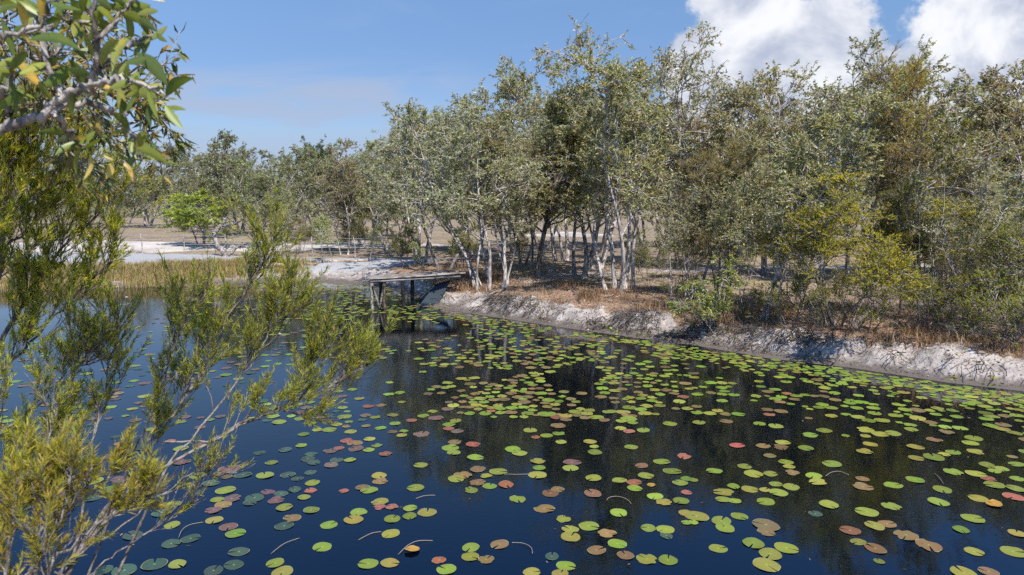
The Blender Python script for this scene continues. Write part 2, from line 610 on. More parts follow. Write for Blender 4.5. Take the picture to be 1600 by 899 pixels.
b_.inputs['Distance'].default_value = 1.0
t_.l.new(hh, b_.inputs['Height'])
t_.l.new(b_.outputs[0], p_.inputs['Normal'])
M['water'] = m_
wm = MB()
wm.add([[-70, 1, 0], [30, 1, 0], [30, 50, 0], [-70, 50, 0]], [[0, 1, 2, 3]])
tag(wm.build('water', M['water']), kind='structure')


# ------------------------------------------------------------------ tree growing
def unit(a):
    return a / (np.linalg.norm(a, axis=-1, keepdims=True) + 1e-9)


def walk(rng, O, Dv, L, k, wob, up):
    """N wandering polylines of k points"""
    N = len(O)
    P = np.zeros((N, k, 3))
    P[:, 0] = O
    d = unit(Dv)
    st = (np.asarray(L) / (k - 1))[:, None] * np.ones((N, 1))
    for i in range(1, k):
        d = unit(d + rng.normal(0, wob, (N, 3)) + np.array([0, 0, up]))
        P[:, i] = P[:, i - 1] + d * st
    return P


def spawn(rng, P, n, tmin, tmax):
    N, K, _ = P.shape
    t = rng.uniform(tmin, tmax, (N, n))
    f = t * (K - 1)
    i = np.clip(f.astype(int), 0, K - 2)
    fr = (f - i)[..., None]
    ar = np.arange(N)[:, None]
    O = P[ar, i] * (1 - fr) + P[ar, i + 1] * fr
    T = unit(P[ar, i + 1] - P[ar, i])
    return O.reshape(-1, 3), T.reshape(-1, 3), t.ravel()


def side(rng, T, amt):
    r = rng.normal(0, 1, T.shape)
    r -= T * (r * T).sum(1, keepdims=True)
    r = unit(r)
    a = amt if np.ndim(amt) == 0 else amt[:, None]
    return unit(T * np.cos(a) + r * np.sin(a))


def pick(rng, pal, n, jit=0.18):
    pal = np.array([q[:3] for q in pal])
    wts = np.ones(len(pal)) / len(pal)
    c = pal[rng.choice(len(pal), n, p=wts)]
    return np.clip(c * rng.normal(1, jit, (n, 1)) * rng.normal(1, 0.06, (n, 3)), 0.004, 1)


def add_leaves(mb, rng, O, Dv, length, width, pal, fold=0.35, cfun=None):
    n = len(O)
    Dv = unit(Dv)
    r = unit(np.cross(Dv, rng.normal(0, 1, (n, 3))))
    nrm = np.cross(Dv, r)
    L = (length * rng.uniform(0.65, 1.25, n))[:, None]
    W = (width * rng.uniform(0.7, 1.3, n))[:, None]
    mid = O + Dv * L * 0.45
    V = np.stack([O, mid + r * W / 2 + nrm * W * fold * 0.5, O + Dv * L - nrm * L * 0.12, mid - r * W / 2 + nrm * W * fold * 0.5], 1)
    C = pick(rng, pal, n)
    mb.add(V.reshape(-1, 3), np.arange(n * 4).reshape(n, 4), np.repeat(C, 4, 0))


PAL_PAPER = [(0.228, 0.240, 0.098), (0.281, 0.272, 0.109), (0.187, 0.208, 0.099), (0.163, 0.186, 0.079), (0.326, 0.317, 0.193), (0.351, 0.349, 0.232), (0.360, 0.238, 0.127), (0.259, 0.251, 0.095), (0.428, 0.378, 0.165)]
PAL_RED = PAL_PAPER[:5] + [(0.27, 0.16, 0.085), (0.30, 0.19, 0.09), (0.25, 0.18, 0.10), (0.31, 0.24, 0.11)]
PAL_GREY = [(0.271, 0.271, 0.150), (0.229, 0.240, 0.130), (0.334, 0.333, 0.216), (0.198, 0.211, 0.110), (0.311, 0.273, 0.169), (0.397, 0.375, 0.271)]
PAL_GOLD = [(0.19, 0.18, 0.035), (0.23, 0.21, 0.04), (0.15, 0.16, 0.04), (0.27, 0.23, 0.05), (0.12, 0.13, 0.035)]
PAL_TEA = [(0.217, 0.223, 0.039), (0.279, 0.266, 0.039), (0.171, 0.179, 0.039), (0.327, 0.281, 0.039), (0.132, 0.151, 0.039)]
PAL_TEAY = [(0.36, 0.32, 0.035), (0.44, 0.38, 0.04), (0.27, 0.26, 0.035), (0.50, 0.40, 0.045), (0.20, 0.205, 0.035)]
PAL_OAK = [(0.243, 0.187, 0.068), (0.193, 0.172, 0.068), (0.291, 0.209, 0.081), (0.161, 0.149, 0.061), (0.355, 0.239, 0.081)]
PAL_OAKG = [(0.168, 0.180, 0.056), (0.220, 0.211, 0.064), (0.253, 0.218, 0.071), (0.143, 0.156, 0.056)]
PAL_FAR = [(0.190, 0.201, 0.099), (0.238, 0.250, 0.126), (0.159, 0.171, 0.089), (0.296, 0.269, 0.157)]
PAL_DARK = [(0.101, 0.125, 0.056), (0.126, 0.149, 0.064), (0.084, 0.106, 0.049), (0.151, 0.172, 0.071)]
PAL_BRIGHT = [(0.265, 0.324, 0.047), (0.310, 0.373, 0.054), (0.202, 0.268, 0.047), (0.373, 0.406, 0.068)]


def grow(seed, h, stems=3, spread=0.25, first=0.28, n1=13, n2=6, n3=4, nl=19, leaf=(0.115, 0.042), pal=PAL_PAPER, rad=0.11, lean=(0, 0),
         wide=0.27, kind='leaf', droop=0.35, base_r=0.25, l1up=0.06, wob=0.10, tip=0.95, stemlen=(0.78, 1.0)):
    """trunk and crown builders of one tree, base at the origin"""
    rng = np.random.default_rng(seed)
    tr, cr = MB(), MB()
    ang = rng.uniform(0, 6.28) + np.arange(stems) * 6.28 / max(stems, 1) + rng.normal(0, 0.4, stems)
    tilt = rng.uniform(0.25, 1.0, stems) * spread if stems > 1 else np.array([0.03])
    O = np.stack([np.cos(ang), np.sin(ang), np.zeros(stems)], 1) * (base_r * (stems > 1)) * rng.uniform(0.4, 1, (stems, 1))
    O[:, 2] = -0.25
    Dv = np.stack([np.cos(ang) * np.sin(tilt) + lean[0], np.sin(ang) * np.sin(tilt) + lean[1], np.cos(tilt)], 1)
    L = h * rng.uniform(*stemlen, stems)
    L[0] = h * stemlen[1]
    P0 = walk(rng, O, Dv, L, 13, wob, 0.045)
    t0 = np.linspace(0, 1, 13)
    R0 = (0.8 if stems > 1 else 1.0) * rad * rng.uniform(0.6, 1.1, (stems, 1)) * (1 - 0.86 * t0[None] ** 0.8)
    R0[:, 0] *= 1.35
    tr.tubes(P0, R0, 7)
    O, T, t = spawn(rng, P0, n1, first, 1.0)
    L1 = h * wide * (1.2 - 0.75 * (t - first) / (1 - first)) * rng.uniform(0.55, 1.2, len(O))
    D1 = side(rng, T, rng.uniform(0.6, 1.15, len(O)))
    D1[:, 2] = np.abs(D1[:, 2]) * 0.8 + 0.12
    P1 = walk(rng, O, D1, L1, 7, 0.24, l1up)
    r1_ = np.clip(rad * 0.36 * (1.1 - 0.7 * t), 0.012, 0.05)
    tr.tubes(P1, r1_[:, None] * (1 - 0.75 * np.linspace(0, 1, 7))[None], 5, cap=False)
    O, T, t = spawn(rng, P1, n2, 0.3, 1.0)
    L2 = np.repeat(L1, n2) * 0.42 * rng.uniform(0.6, 1.3, len(O))
    P2 = walk(rng, O, side(rng, T, rng.uniform(0.4, 1.0, len(O))), L2, 5, 0.24, 0.05)
    tr.tubes(P2, 0.012 * (1 - 0.6 * np.linspace(0, 1, 5))[None], 4, cap=False)
    O, T, t = spawn(rng, P2, n3, 0.25, 1.0)
    # a few shoots straight off the stem tops
    Os, Ts, _ = spawn(rng, P0, 6, 0.86, 1.0)
    O, T = np.concatenate([O, Os]), np.concatenate([T, Ts])
    L3 = rng.uniform(0.28, 0.6, len(O)) * (h / 8) ** 0.5
    P3 = walk(rng, O, side(rng, T, rng.uniform(0.3, 0.9, len(O))), L3, 4, 0.25, 0.03 if kind == 'leaf' else 0.10)
    tr.tubes(P3, 0.0105 * (1 - 0.5 * np.linspace(0, 1, 4))[None], 3, cap=False)
    keep = rng.uniform(0, 1, len(P3)) < tip
    O, T, t = spawn(rng, P3[keep], nl, 0.2, 1.05)
    if kind == 'leaf':
        Dl = unit(T * 0.6 + rng.normal(0, 0.75, T.shape) + np.array([0, 0, -droop]))
        add_leaves(cr, rng, O, Dl, leaf[0], leaf[1], pal)
    else:
        Dl = unit(T * 1.0 + rng.normal(0, 0.38, T.shape) + np.array([0, 0, 0.15 if kind == 'tea' else -0.15]))
        add_leaves(cr, rng, O, Dl, leaf[0], leaf[1], pal, 0.1)
    return tr, cr


NTREE = {'n': 0}


def plant(name, px, py, label, group, tr_me, cr_me, h0, top, rz=0.0, wid=1.0, cat='tree', at=None):
    if name in ('paperbark_tree', 'gum_tree'):
        wid *= 1.22
    b = gpt(px, py) if at is None else np.array([at[0], at[1], float(ground_z(np.array([at[0]]), np.array([at[1]]))[0])])
    h = pd(px, top, b[1])[2] - b[2]
    s = h / h0
    co = np.empty(len(cr_me.vertices) * 3, np.float32)
    cr_me.vertices.foreach_get('co', co)
    co = co.reshape(-1, 3)[::7].astype(float)
    ca, sa = math.cos(rz), math.sin(rz)
    co = np.stack([(co[:, 0] * ca - co[:, 1] * sa) * wid, (co[:, 0] * sa + co[:, 1] * ca) * wid, co[:, 2]], 1)
    for _ in range(4):
        qx, qy = proj(*(co * s + b).T)
        s *= float(np.clip((py - top) / (py - np.percentile(qy, 1.2)), 0.8, 1.25))
    root = empty(name, b, label, cat, group, rz, (s * wid, s * wid, s))
    link('trunk', tr_me, root)
    link('crown', cr_me, root)
    return root


def real_top(mbs):
    return max(float(np.percentile(np.concatenate(m.v)[:, 2], 99.7)) for m in mbs if m.v)


def special(name, px, py, top, label, group=None, bark='paperbark', lm='leaf', cat='tree', rz=0.0, wid=1.0, h=8.0, **kw):
    tr, cr = grow(h=h, **kw)
    return plant(name, px, py, label, group, tr.mesh(name + '_trunk', M[bark], True), cr.mesh(name + '_crown', M[lm]), real_top([tr, cr]), top, rz, wid, cat)


# --- trees standing on the cut bank, each grown on its own
BANK = 'trees along the top of the sandy bank'
special('paperbark_tree', 762, 450, 168, 'multi-stemmed leaning paperbark on the bank where the jetty lands, dark roots below', BANK, seed=11, stems=6, spread=0.30, rad=0.085, first=0.30, n1=10, wide=0.29, base_r=0.55, pal=PAL_GREY)
special('paperbark_tree', 793, 446, 190, 'pale slender twin-stemmed paperbark just right of the leaning clump by the jetty', BANK, seed=12, stems=2, spread=0.12, rad=0.065, n1=14, wide=0.24, base_r=0.15, first=0.35)
special('paperbark_tree', 838, 436, 150, 'paperbark with one straight rough dark trunk above the fallen branch', BANK, bark='darkbark', seed=13, stems=1, rad=0.15, n1=32, wide=0.28, first=0.30, pal=PAL_PAPER)
special('paperbark_tree', 905, 434, 108, 'paperbark with three tight grey trunks behind the orange grass', BANK, bark='greybark', seed=14, stems=3, spread=0.16, rad=0.13, n1=14, wide=0.26, base_r=0.3, first=0.30)
special('paperbark_tree', 968, 452, 95, 'stout white paperbark with five ascending stems at the back of the orange grass', BANK, seed=15, stems=5, spread=0.24, rad=0.11, n1=10, wide=0.24, base_r=0.42, first=0.30)
special('paperbark_tree', 1092, 462, 215, 'thin white-trunked paperbark left of the dark forked trunk', BANK, seed=16, stems=1, rad=0.085, n1=28, wide=0.26, first=0.29)
special('paperbark_tree', 1136, 490, 262, 'dark forked tree rooted in the shaded bank beside hanging green leaves', BANK, bark='darkbark', seed=17, stems=3, spread=0.42, rad=0.10, n1=10, wide=0.29, base_r=0.15, first=0.38, nl=8)
special('paperbark_tree', 1190, 500, 150, 'flaky white paperbark on the bank edge with its roots exposed', BANK, seed=18, stems=2, spread=0.10, rad=0.085, n1=14, wide=0.22, base_r=0.12, first=0.35)
special('tea_tree', 1312, 508, 276, 'rounded tea tree with a glowing yellow crown over crooked grey stems', BANK, bark='greybark', lm='needle', seed=19, h=6.0, stems=6, spread=0.55, rad=0.07, n1=12, n2=6, n3=5, nl=20, leaf=(0.10, 0.022), pal=PAL_TEAY, kind='tea', wide=0.28, base_r=0.4, first=0.38, wid=1.3)
special('she_oak', 1405, 492, 292, 'slim dark-trunked she-oak with wispy green foliage right of the yellow tea tree', BANK, bark='darkbark', lm='needle', seed=20, h=6.0, stems=1, rad=0.06, n1=42, n2=5, n3=5, nl=16, leaf=(0.13, 0.015), pal=PAL_OAKG, kind='oak', wide=0.26, first=0.21)
special('paperbark_tree', 1516, 512, 185, 'open crooked paperbark with large yellowish leaves on bare white limbs', BANK, seed=21, h=7.0, stems=2, spread=0.3, rad=0.07, n1=11, n2=4, n3=3, nl=9, leaf=(0.17, 0.05), pal=PAL_GOLD, wide=0.30, base_r=0.12, first=0.25, wob=0.16)
special('tea_tree', 1604, 520, 318, 'dense dark green tea tree at the far right end of the bank', BANK, bark='greybark', lm='needle', seed=22, h=5.0, stems=5, spread=0.5, rad=0.06, n1=12, n2=6, n3=5, nl=18, leaf=(0.085, 0.019), pal=PAL_TEA, kind='tea', wide=0.33, base_r=0.4, first=0.21)
special('she_oak', 1118, 470, 226, 'brownish she-oak with fine drooping foliage behind the dark forked tree', BANK, bark='darkbark', lm='needle', seed=23, h=7.0, stems=2, spread=0.12, rad=0.06, n1=25, n2=5, n3=5, nl=15, leaf=(0.14, 0.015), pal=PAL_OAK, kind='oak', wide=0.24, first=0.25)
special('tea_tree', 1012, 442, 360, 'low green tea tree sapling beside the stout white paperbark', 'young trees and shrubs on the right bank', bark='greybark', lm='needle', seed=24, h=4.0, stems=4, spread=0.35, rad=0.035, n1=11, n2=5, n3=4, nl=16, leaf=(0.085, 0.019), pal=PAL_TEA, kind='tea', wide=0.29, base_r=0.25, first=0.25)
special('paperbark_tree', 1118, 512, 400, 'short leafy paperbark hanging low and bright green over the shaded bank', 'young trees and shrubs on the right bank', seed=25, h=3.4, stems=3, spread=0.4, rad=0.03, n1=10, n2=4, n3=3, nl=10, leaf=(0.13, 0.04), pal=PAL_BRIGHT + PAL_GOLD[:2], wide=0.33, base_r=0.2, first=0.13, lean=(-0.25, -0.25), droop=0.7)
special('tea_tree', 1225, 470, 330, 'thin olive tea tree behind the bare arching stems', 'young trees and shrubs on the right bank', bark='greybark', lm='needle', seed=26, h=5.0, stems=4, spread=0.35, rad=0.04, n1=10, n2=5, n3=4, nl=14, leaf=(0.09, 0.019), pal=PAL_OAKG, kind='tea', wide=0.28, base_r=0.3, first=0.29)
special('tea_tree', 1530, 478, 318, 'dark olive tea tree behind the large-leaved open paperbark', 'young trees and shrubs on the right bank', bark='greybark', lm='needle', seed=27, h=5.0, stems=4, spread=0.4, rad=0.05, n1=11, n2=6, n3=4, nl=16, leaf=(0.09, 0.019), pal=PAL_TEA, kind='tea', wide=0.31, base_r=0.3, first=0.29)
special('paperbark_tree', 1548, 466, 250, 'straight white trunk rising beside the charred stump', 'young trees and shrubs on the right bank', seed=28, h=7.0, stems=1, rad=0.085, n1=20, n2=4, n3=3, nl=9, wide=0.22, first=0.46)
special('paperbark_tree', 932, 420, 170, 'thick cream paperbark trunk leaning right in the middle of the bank grove', BANK, seed=29, stems=2, spread=0.2, rad=0.20, n1=15, wide=0.24, base_r=0.25, first=0.35, lean=(0.22, 0))

# --- shared kinds for the grove and the distance
KINDS = {}


def kind(key, bark, lm, **kw):
    tr, cr = grow(**kw)
    KINDS[key] = (tr.mesh(key + '_trunk', M[bark], True), cr.mesh(key + '_crown', M[lm]), real_top([tr, cr]))


kind('pa', 'paperbark', 'leaf', seed=41, h=8, stems=3, spread=0.25, rad=0.10, n1=13, wide=0.29, base_r=0.3)
kind('pb', 'paperbark', 'leaf', seed=42, h=8, stems=2, spread=0.20, rad=0.12, n1=18, wide=0.28, pal=PAL_RED)
kind('pc', 'greybark', 'leaf', seed=43, h=8, stems=4, spread=0.30, rad=0.09, n1=11, wide=0.29, base_r=0.35, pal=PAL_GREY)
kind('pd', 'paperbark', 'leaf', seed=44, h=8, stems=1, rad=0.15, n1=27, wide=0.34, first=0.3, pal=PAL_RED)
kind('pe', 'paperbark', 'leaf', seed=45, h=8, stems=3, spread=0.3, rad=0.11, n1=11, n2=4, n3=3, nl=11, wide=0.29, first=0.45, wob=0.15, stemlen=(0.6, 1.0))
kind('pf', 'greybark', 'leaf', seed=46, h=8, stems=2, spread=0.3, rad=0.11, n1=14, wide=0.36, first=0.3, pal=PAL_GREY)
kind('oak', 'darkbark', 'needle', seed=47, h=8, stems=2, spread=0.15, rad=0.10, n1=22, n2=6, n3=5, nl=16, leaf=(0.17, 0.012), pal=[(0.34, 0.24, 0.06), (0.28, 0.21, 0.06), (0.20, 0.17, 0.055), (0.40, 0.28, 0.08)], kind='oak', wide=0.24, first=0.3)
kind('tea', 'greybark', 'needle', seed=48, h=4, stems=5, spread=0.5, rad=0.05, n1=9, n2=5, n3=5, nl=16, leaf=(0.11, 0.016), pal=PAL_TEA, kind='tea', wide=0.30, base_r=0.3, first=0.2)
kind('slim', 'paperbark', 'leaf', seed=63, h=6, stems=1, rad=0.055, n1=15, n2=4, n3=3, nl=13, leaf=(0.11, 0.042), wide=0.17, first=0.52)
kind('slib', 'paperbark', 'leaf', seed=64, h=6, stems=2, spread=0.16, rad=0.055, n1=9, n2=4, n3=3, nl=13, leaf=(0.11, 0.042), pal=PAL_GREY, wide=0.19, base_r=0.1, first=0.5)
kind('lip', 'greybark', 'needle', seed=61, h=3, stems=6, spread=0.75, rad=0.03, n1=6, n2=4, n3=3, nl=16, leaf=(0.09, 0.020), pal=PAL_TEA, kind='tea', wide=0.32, base_r=0.25, first=0.2)
kind('fa', 'darkbark', 'leaf', seed=51, h=12, stems=2, spread=0.2, rad=0.2, n1=18, n2=5, n3=4, nl=11, leaf=(0.253, 0.102), pal=PAL_FAR, wide=0.31, first=0.32)
kind('fb', 'greybark', 'leaf', seed=52, h=12, stems=3, spread=0.28, rad=0.18, n1=13, n2=5, n3=4, nl=11, leaf=(0.230, 0.096), pal=PAL_FAR, wide=0.31, base_r=0.4, first=0.25)
kind('fc', 'darkbark', 'leaf', seed=53, h=12, stems=1, rad=0.28, n1=29, n2=7, n3=5, nl=13, leaf=(0.253, 0.108), pal=PAL_DARK, wide=0.46, first=0.45)
kind('fd', 'greybark', 'leaf', seed=54, h=8, stems=3, spread=0.3, rad=0.13, n1=14, n2=5, n3=5, nl=13, leaf=(0.161, 0.066), pal=PAL_FAR, wide=0.39, base_r=0.3, first=0.2)
kind('sap', 'paperbark', 'leaf', seed=55, h=4, stems=1, rad=0.05, n1=18, n2=4, n3=3, nl=9, leaf=(0.12, 0.045), pal=PAL_BRIGHT[:3] + PAL_PAPER[:2], wide=0.24, first=0.35)
kind('bri', 'greybark', 'leaf', seed=56, h=4, stems=3, spread=0.4, rad=0.06, n1=10, n2=5, n3=4, nl=12, leaf=(0.13, 0.055), pal=PAL_BRIGHT, wide=0.36, base_r=0.2, first=0.2)

GROVE = 'paperbarks in the grove behind the bank'
grove = [
    # kind, base px, base py, top py, turn, width, label
    ('pf', 697, 424, 158, 0.4, 1.0, 'pale leaning trunk under a wide grey-green crown behind the jetty'),
    ('pa', 655, 412, 172, 2.0, 1.0, 'outermost tree of the grove on the jetty side, fraying against the sky'),
    ('pc', 822, 416, 128, 1.1, 0.95, 'grey paperbark behind the straight dark trunk'),
    ('pa', 878, 408, 98, 3.0, 0.9, 'tall paperbark with a curled bare limb at its crown top'),
    ('pe', 1016, 416, 42, 0.3, 0.8, 'tallest emergent paperbark with bare white upper limbs against the sky'),
    ('pb', 1062, 412, 150, 1.9, 0.9, 'reddish-leaved paperbark just right of the tallest emergent tree'),
    ('pe', 1136, 424, 128, 4.0, 0.9, 'sparse paperbark with loose twigs poking up before the big cloud'),
    ('pd', 1196, 426, 160, 2.4, 0.85, 'paperbark behind the flaky white bank-edge trunk'),
    ('pd', 1256, 436, 108, 0.9, 0.9, 'dense rust-tinted paperbark standing under the gap between the two clouds'),
    ('pa', 1338, 432, 92, 5.2, 0.9, 'tall paperbark rising behind the yellow tea tree'),
    ('pf', 1388, 442, 66, 2.7, 0.85, 'highest crown of the right half, grey-green beside the golden she-oak'),
    ('pc', 1482, 434, 168, 3.6, 0.9, 'grey multi-stemmed paperbark behind the grey leafless bush'),
    ('pb', 1540, 432, 112, 1.5, 0.9, 'paperbark with grey-green top above the charred stump'),
    ('pd', 1606, 446, 92, 0.2, 0.95, 'red-brown paperbark crown cut by the right edge of the view'),
    ('pb', 742, 396, 152, 2.2, 1.0, 'brown-tinged crown directly above the multi-stemmed leaning paperbark'),
    ('pa', 792, 394, 178, 4.4, 1.0, 'olive crown above the pale twin stems, set back from the bank'),
    ('pf', 852, 390, 150, 0.7, 1.0, 'grey-green paperbark filling the gap left of the three tight grey trunks'),
    ('pc', 938, 392, 105, 5.5, 1.0, 'paperbark in the second row behind the leaning cream trunk'),
    ('pa', 1042, 388, 170, 3.3, 1.0, 'olive paperbark in the back row behind the young tea tree sapling'),
    ('pf', 1108, 390, 165, 1.3, 1.0, 'grey paperbark in the back row behind the brownish she-oak'),
    ('pb', 1166, 388, 205, 2.9, 1.0, 'low back-row crown under the big left cloud'),
    ('pc', 1222, 392, 140, 0.1, 1.0, 'back-row paperbark seen past the bare arching stems'),
    ('pa', 1300, 392, 132, 4.8, 1.0, 'back-row paperbark over the yellow tea tree, to its left'),
    ('pf', 1452, 390, 170, 2.1, 1.0, 'back-row paperbark below the golden she-oak top'),
    ('pb', 1508, 392, 152, 5.9, 1.0, 'reddish back-row paperbark seen through the open large-leaved tree'),
    ('pa', 1576, 394, 140, 1.8, 1.0, 'back-row paperbark behind the charred stump'),
]
for kd, px, py, top, rz, wd, lb in grove:
    plant('paperbark_tree', px, py, lb, GROVE, *KINDS[kd], top, rz, wd)
plant('she_oak', 1432, 448, 'tall golden-brown she-oak with a feathery top against the right cloud', None, *KINDS['oak'], 92, 0.4, 1.0)

FAR = 'trees beyond the pond on the left'
fars = [
    ('fd', 606, 392, 222, 0.6, 1.0, 'grey-green tree between the jetty grove and the white forked trunk'),
    ('pb', 537, 398, 226, 2.2, 1.0, 'tree with a bright white forked trunk behind the two sapling stems'),
    ('fd', 572, 386, 246, 3.0, 1.0, 'bushy tree behind and right of the white forked trunk'),
    ('fc', 476, 366, 224, 0.0, 0.95, 'dark green umbrella-crowned tree topping the far tree line'),
    ('fd', 404, 386, 252, 1.4, 1.1, 'spreading grey tree behind the curved dead trunk'),
    ('fb', 437, 380, 250, 4.1, 1.0, 'brown-grey tree left of the dark umbrella-crowned one'),
    ('fa', 352, 372, 210, 2.6, 0.9, 'highest tree of the far left group, its narrow top above the rest'),
    ('fb', 306, 364, 240, 5.0, 1.0, 'grey tree on the field above the bright green tree'),
    ('fa', 268, 357, 228, 0.9, 1.0, 'dark-trunked tree standing alone in the brown field'),
    ('fb', 232, 354, 226, 3.7, 1.0, 'wide field tree showing below the overhanging broad leaves'),
    ('fd', 196, 356, 262, 1.0, 1.0, 'low field tree at the edge of the foreground shrub'),
    ('fb', 130, 352, 268, 2.5, 1.0, 'field tree glimpsed through the foreground shrub'),
    ('fa', 60, 352, 250, 4.0, 1.0, 'far tree almost hidden by the dense left side of the foreground shrub'),
    ('fb', 505, 372, 232, 1.7, 1.0, 'pale tree filling the gap right of the dark umbrella crown'),
    ('fb', 165, 350, 276, 5.2, 1.2, 'small field tree right beside the shrub twigs'),
    ('fa', 320, 356, 246, 3.4, 1.1, 'field tree behind the bright green tree, its trunk hidden'),
    ('fd', 378, 368, 232, 4.6, 1.1, 'rounded grey tree just right of the highest far top'),
    ('fb', 452, 360, 262, 2.9, 1.2, 'tree under the left edge of the dark umbrella crown'),
    ('fa', 520, 358, 240, 5.4, 1.2, 'tree behind the pale gap-filling tree, farther off'),
    ('fd', 590, 376, 238, 1.9, 1.1, 'brown-green tree behind the grey-green tree next to the grove'),
    ('fb', 10, 352, 262, 0.7, 1.2, 'far tree at the left picture edge behind the dense shrub'),
    ('fa', 640, 372, 205, 0.3, 1.0, 'far tree peeping out behind the left edge of the jetty grove'),
]
for kd, px, py, top, rz, wd, lb in fars:
    plant('gum_tree', px, py, lb, FAR, *KINDS[kd], top, rz, wd)
YOUNG = 'young trees and bushes on the far shore'
young = [
    ('tree_sapling', 'sap', 507, 413, 338, 0.0, 1.0, 'left one of two white-stemmed saplings by the log edging'),
    ('tree_sapling', 'sap', 519, 411, 345, 2.0, 1.0, 'right one of two white-stemmed saplings by the log edging'),
    ('tree_sapling', 'sap', 577, 409, 352, 4.0, 1.0, 'thin sapling at the right end of the log edging'),
    ('tree_sapling', 'sap', 663, 432, 378, 1.0, 0.9, 'thin white sapling standing behind the jetty deck'),
    ('green_bush', 'bri', 320, 385, 300, 0.5, 1.8, 'bright lime-green small tree left of the curved dead trunk'),
    ('tea_tree', 'tea', 630, 418, 350, 1.5, 1.0, 'fine-leaved green bush on the sand behind the jetty'),
    ('green_bush', 'bri', 404, 404, 374, 2.5, 1.4, 'low green bush beside the foot of the curved dead trunk'),
    ('tea_tree', 'tea', 556, 396, 330, 3.5, 0.9, 'olive bush between the saplings and the white forked trunk'),
    ('tea_tree', 'tea', 470, 396, 340, 4.2, 1.0, 'olive-green bush behind the wire fence, left of the saplings'),
]
for nm, kd, px, py, top, rz, wd, lb in young:
    plant(nm, px, py, lb, YOUNG, *KINDS[kd], top, rz, wd, 'bush' if 'bush' in nm else 'tree')

# distant wood closing the view
rng = np.random.default_rng(77)
n = 9000
wx = rng.uniform(-190, 210, n)
wy = 140 + rng.uniform(0, 40, n) + 12 * np.sin(wx * 0.05)
wh = 5.0 + 8.0 * fbm(wx * 0.07, wx * 0 + 3.3, 61)
O = np.stack([wx, wy, 1.2 + wh * rng.uniform(0.02, 1.0, n)], 1)
O = (O[:, None, :] + rng.normal(0, 0.75, (n, 8, 3))).reshape(-1, 3)
dw = MB()
add_leaves(dw, rng, O, rng.normal(0, 1, O.shape), 0.75, 0.40, PAL_FAR + PAL_GREY[:2])
tag(dw.build('distant_woods', M['leaf']), 'low grey-green wood closing the view beyond the brown field', 'woods', kind='stuff')

# ------------------------------------------------------------------ smaller plants and dead wood on the bank
def twiggy(name, px, py, top, label, seed, n0=9, spread=0.6, rad=0.018, mat='greybark', lean=(0, 0), group=None, cat='bush', n2=4, n3=3, h=2.2):
    rng = np.random.default_rng(seed)
    b = gpt(px, py)
    H = pd(px, top, b[1])[2] - b[2]
    root = empty(name, b, label, cat, group, 0, H / h)
    mb = MB()
    an = rng.uniform(0, 6.28, n0)
    ti = rng.uniform(0.1, 1, n0) * spread
    O = np.zeros((n0, 3))
    O[:, :2] = rng.normal(0, 0.12, (n0, 2))
    O[:, 2] = -0.1
    Dv = np.stack([np.cos(an) * np.sin(ti) + lean[0], np.sin(an) * np.sin(ti) + lean[1], np.cos(ti)], 1)
    P0 = walk(rng, O, Dv, h * rng.uniform(0.7, 1.05, n0), 9, 0.14, 0.03)
    mb.tubes(P0, rad * rng.uniform(0.6, 1.2, (n0, 1)) * (1 - 0.75 * np.linspace(0, 1, 9))[None], 5)
    if n2:
        O, T, _ = spawn(rng, P0, n2, 0.3, 1.0)
        P1 = walk(rng, O, side(rng, T, rng.uniform(0.4, 1.0, len(O))), rng.uniform(0.3, 0.8, len(O)) * h * 0.4, 6, 0.2, 0.05)
        mb.tubes(P1, rad * 0.4 * (1 - 0.6 * np.linspace(0, 1, 6))[None], 4, cap=False)
        O, T, _ = spawn(rng, P1, n3, 0.2, 1.0)
        P2 = walk(rng, O, side(rng, T, rng.uniform(0.4, 1.0, len(O))), rng.uniform(0.15, 0.4, len(O)) * h * 0.4, 4, 0.2, 0.03)
        mb.tubes(P2, rad * 0.2 * (1 - 0.5 * np.linspace(0, 1, 4))[None], 3, cap=False)
    mb.build('trunk', M[mat], root, True)
    return root


SLIM = 'slim pale young paperbarks near the bank edge'
slim = [
    ('slim', 1048, 474, 300, 0.4, 'slim pale trunk left of the thin white-trunked paperbark'),
    ('slib', 1072, 466, 280, 1.6, 'slim twin-stemmed paperbark just left of the hanging green paperbark'),
    ('slim', 1160, 492, 290, 2.9, 'slim pale trunk between the dark forked tree and the flaky white one'),
    ('slib', 1216, 496, 285, 4.4, 'slim twin-stemmed paperbark just right of the flaky white trunk'),
    ('slim', 1244, 486, 270, 5.2, 'slim pale trunk behind the bare arching stems'),
    ('slim', 1372, 500, 290, 0.9, 'slim pale trunk between the yellow tea tree and the slim she-oak'),
    ('slib', 1436, 502, 270, 2.2, 'slim twin-stemmed paperbark just right of the slim she-oak'),
    ('slim', 1484, 506, 290, 3.6, 'slim pale trunk left of the open large-leaved paperbark'),
    ('slib', 1574, 506, 270, 5.8, 'slim twin-stemmed paperbark near the right end of the bank'),
    ('slim', 1288, 500, 330, 1.1, 'short slim pale trunk just left of the yellow tea tree'),
]
for kd, px, py, top, rz, lb in slim:
    plant('paperbark_sapling', px, py, lb, SLIM, *KINDS[kd], top, rz, 1.0)

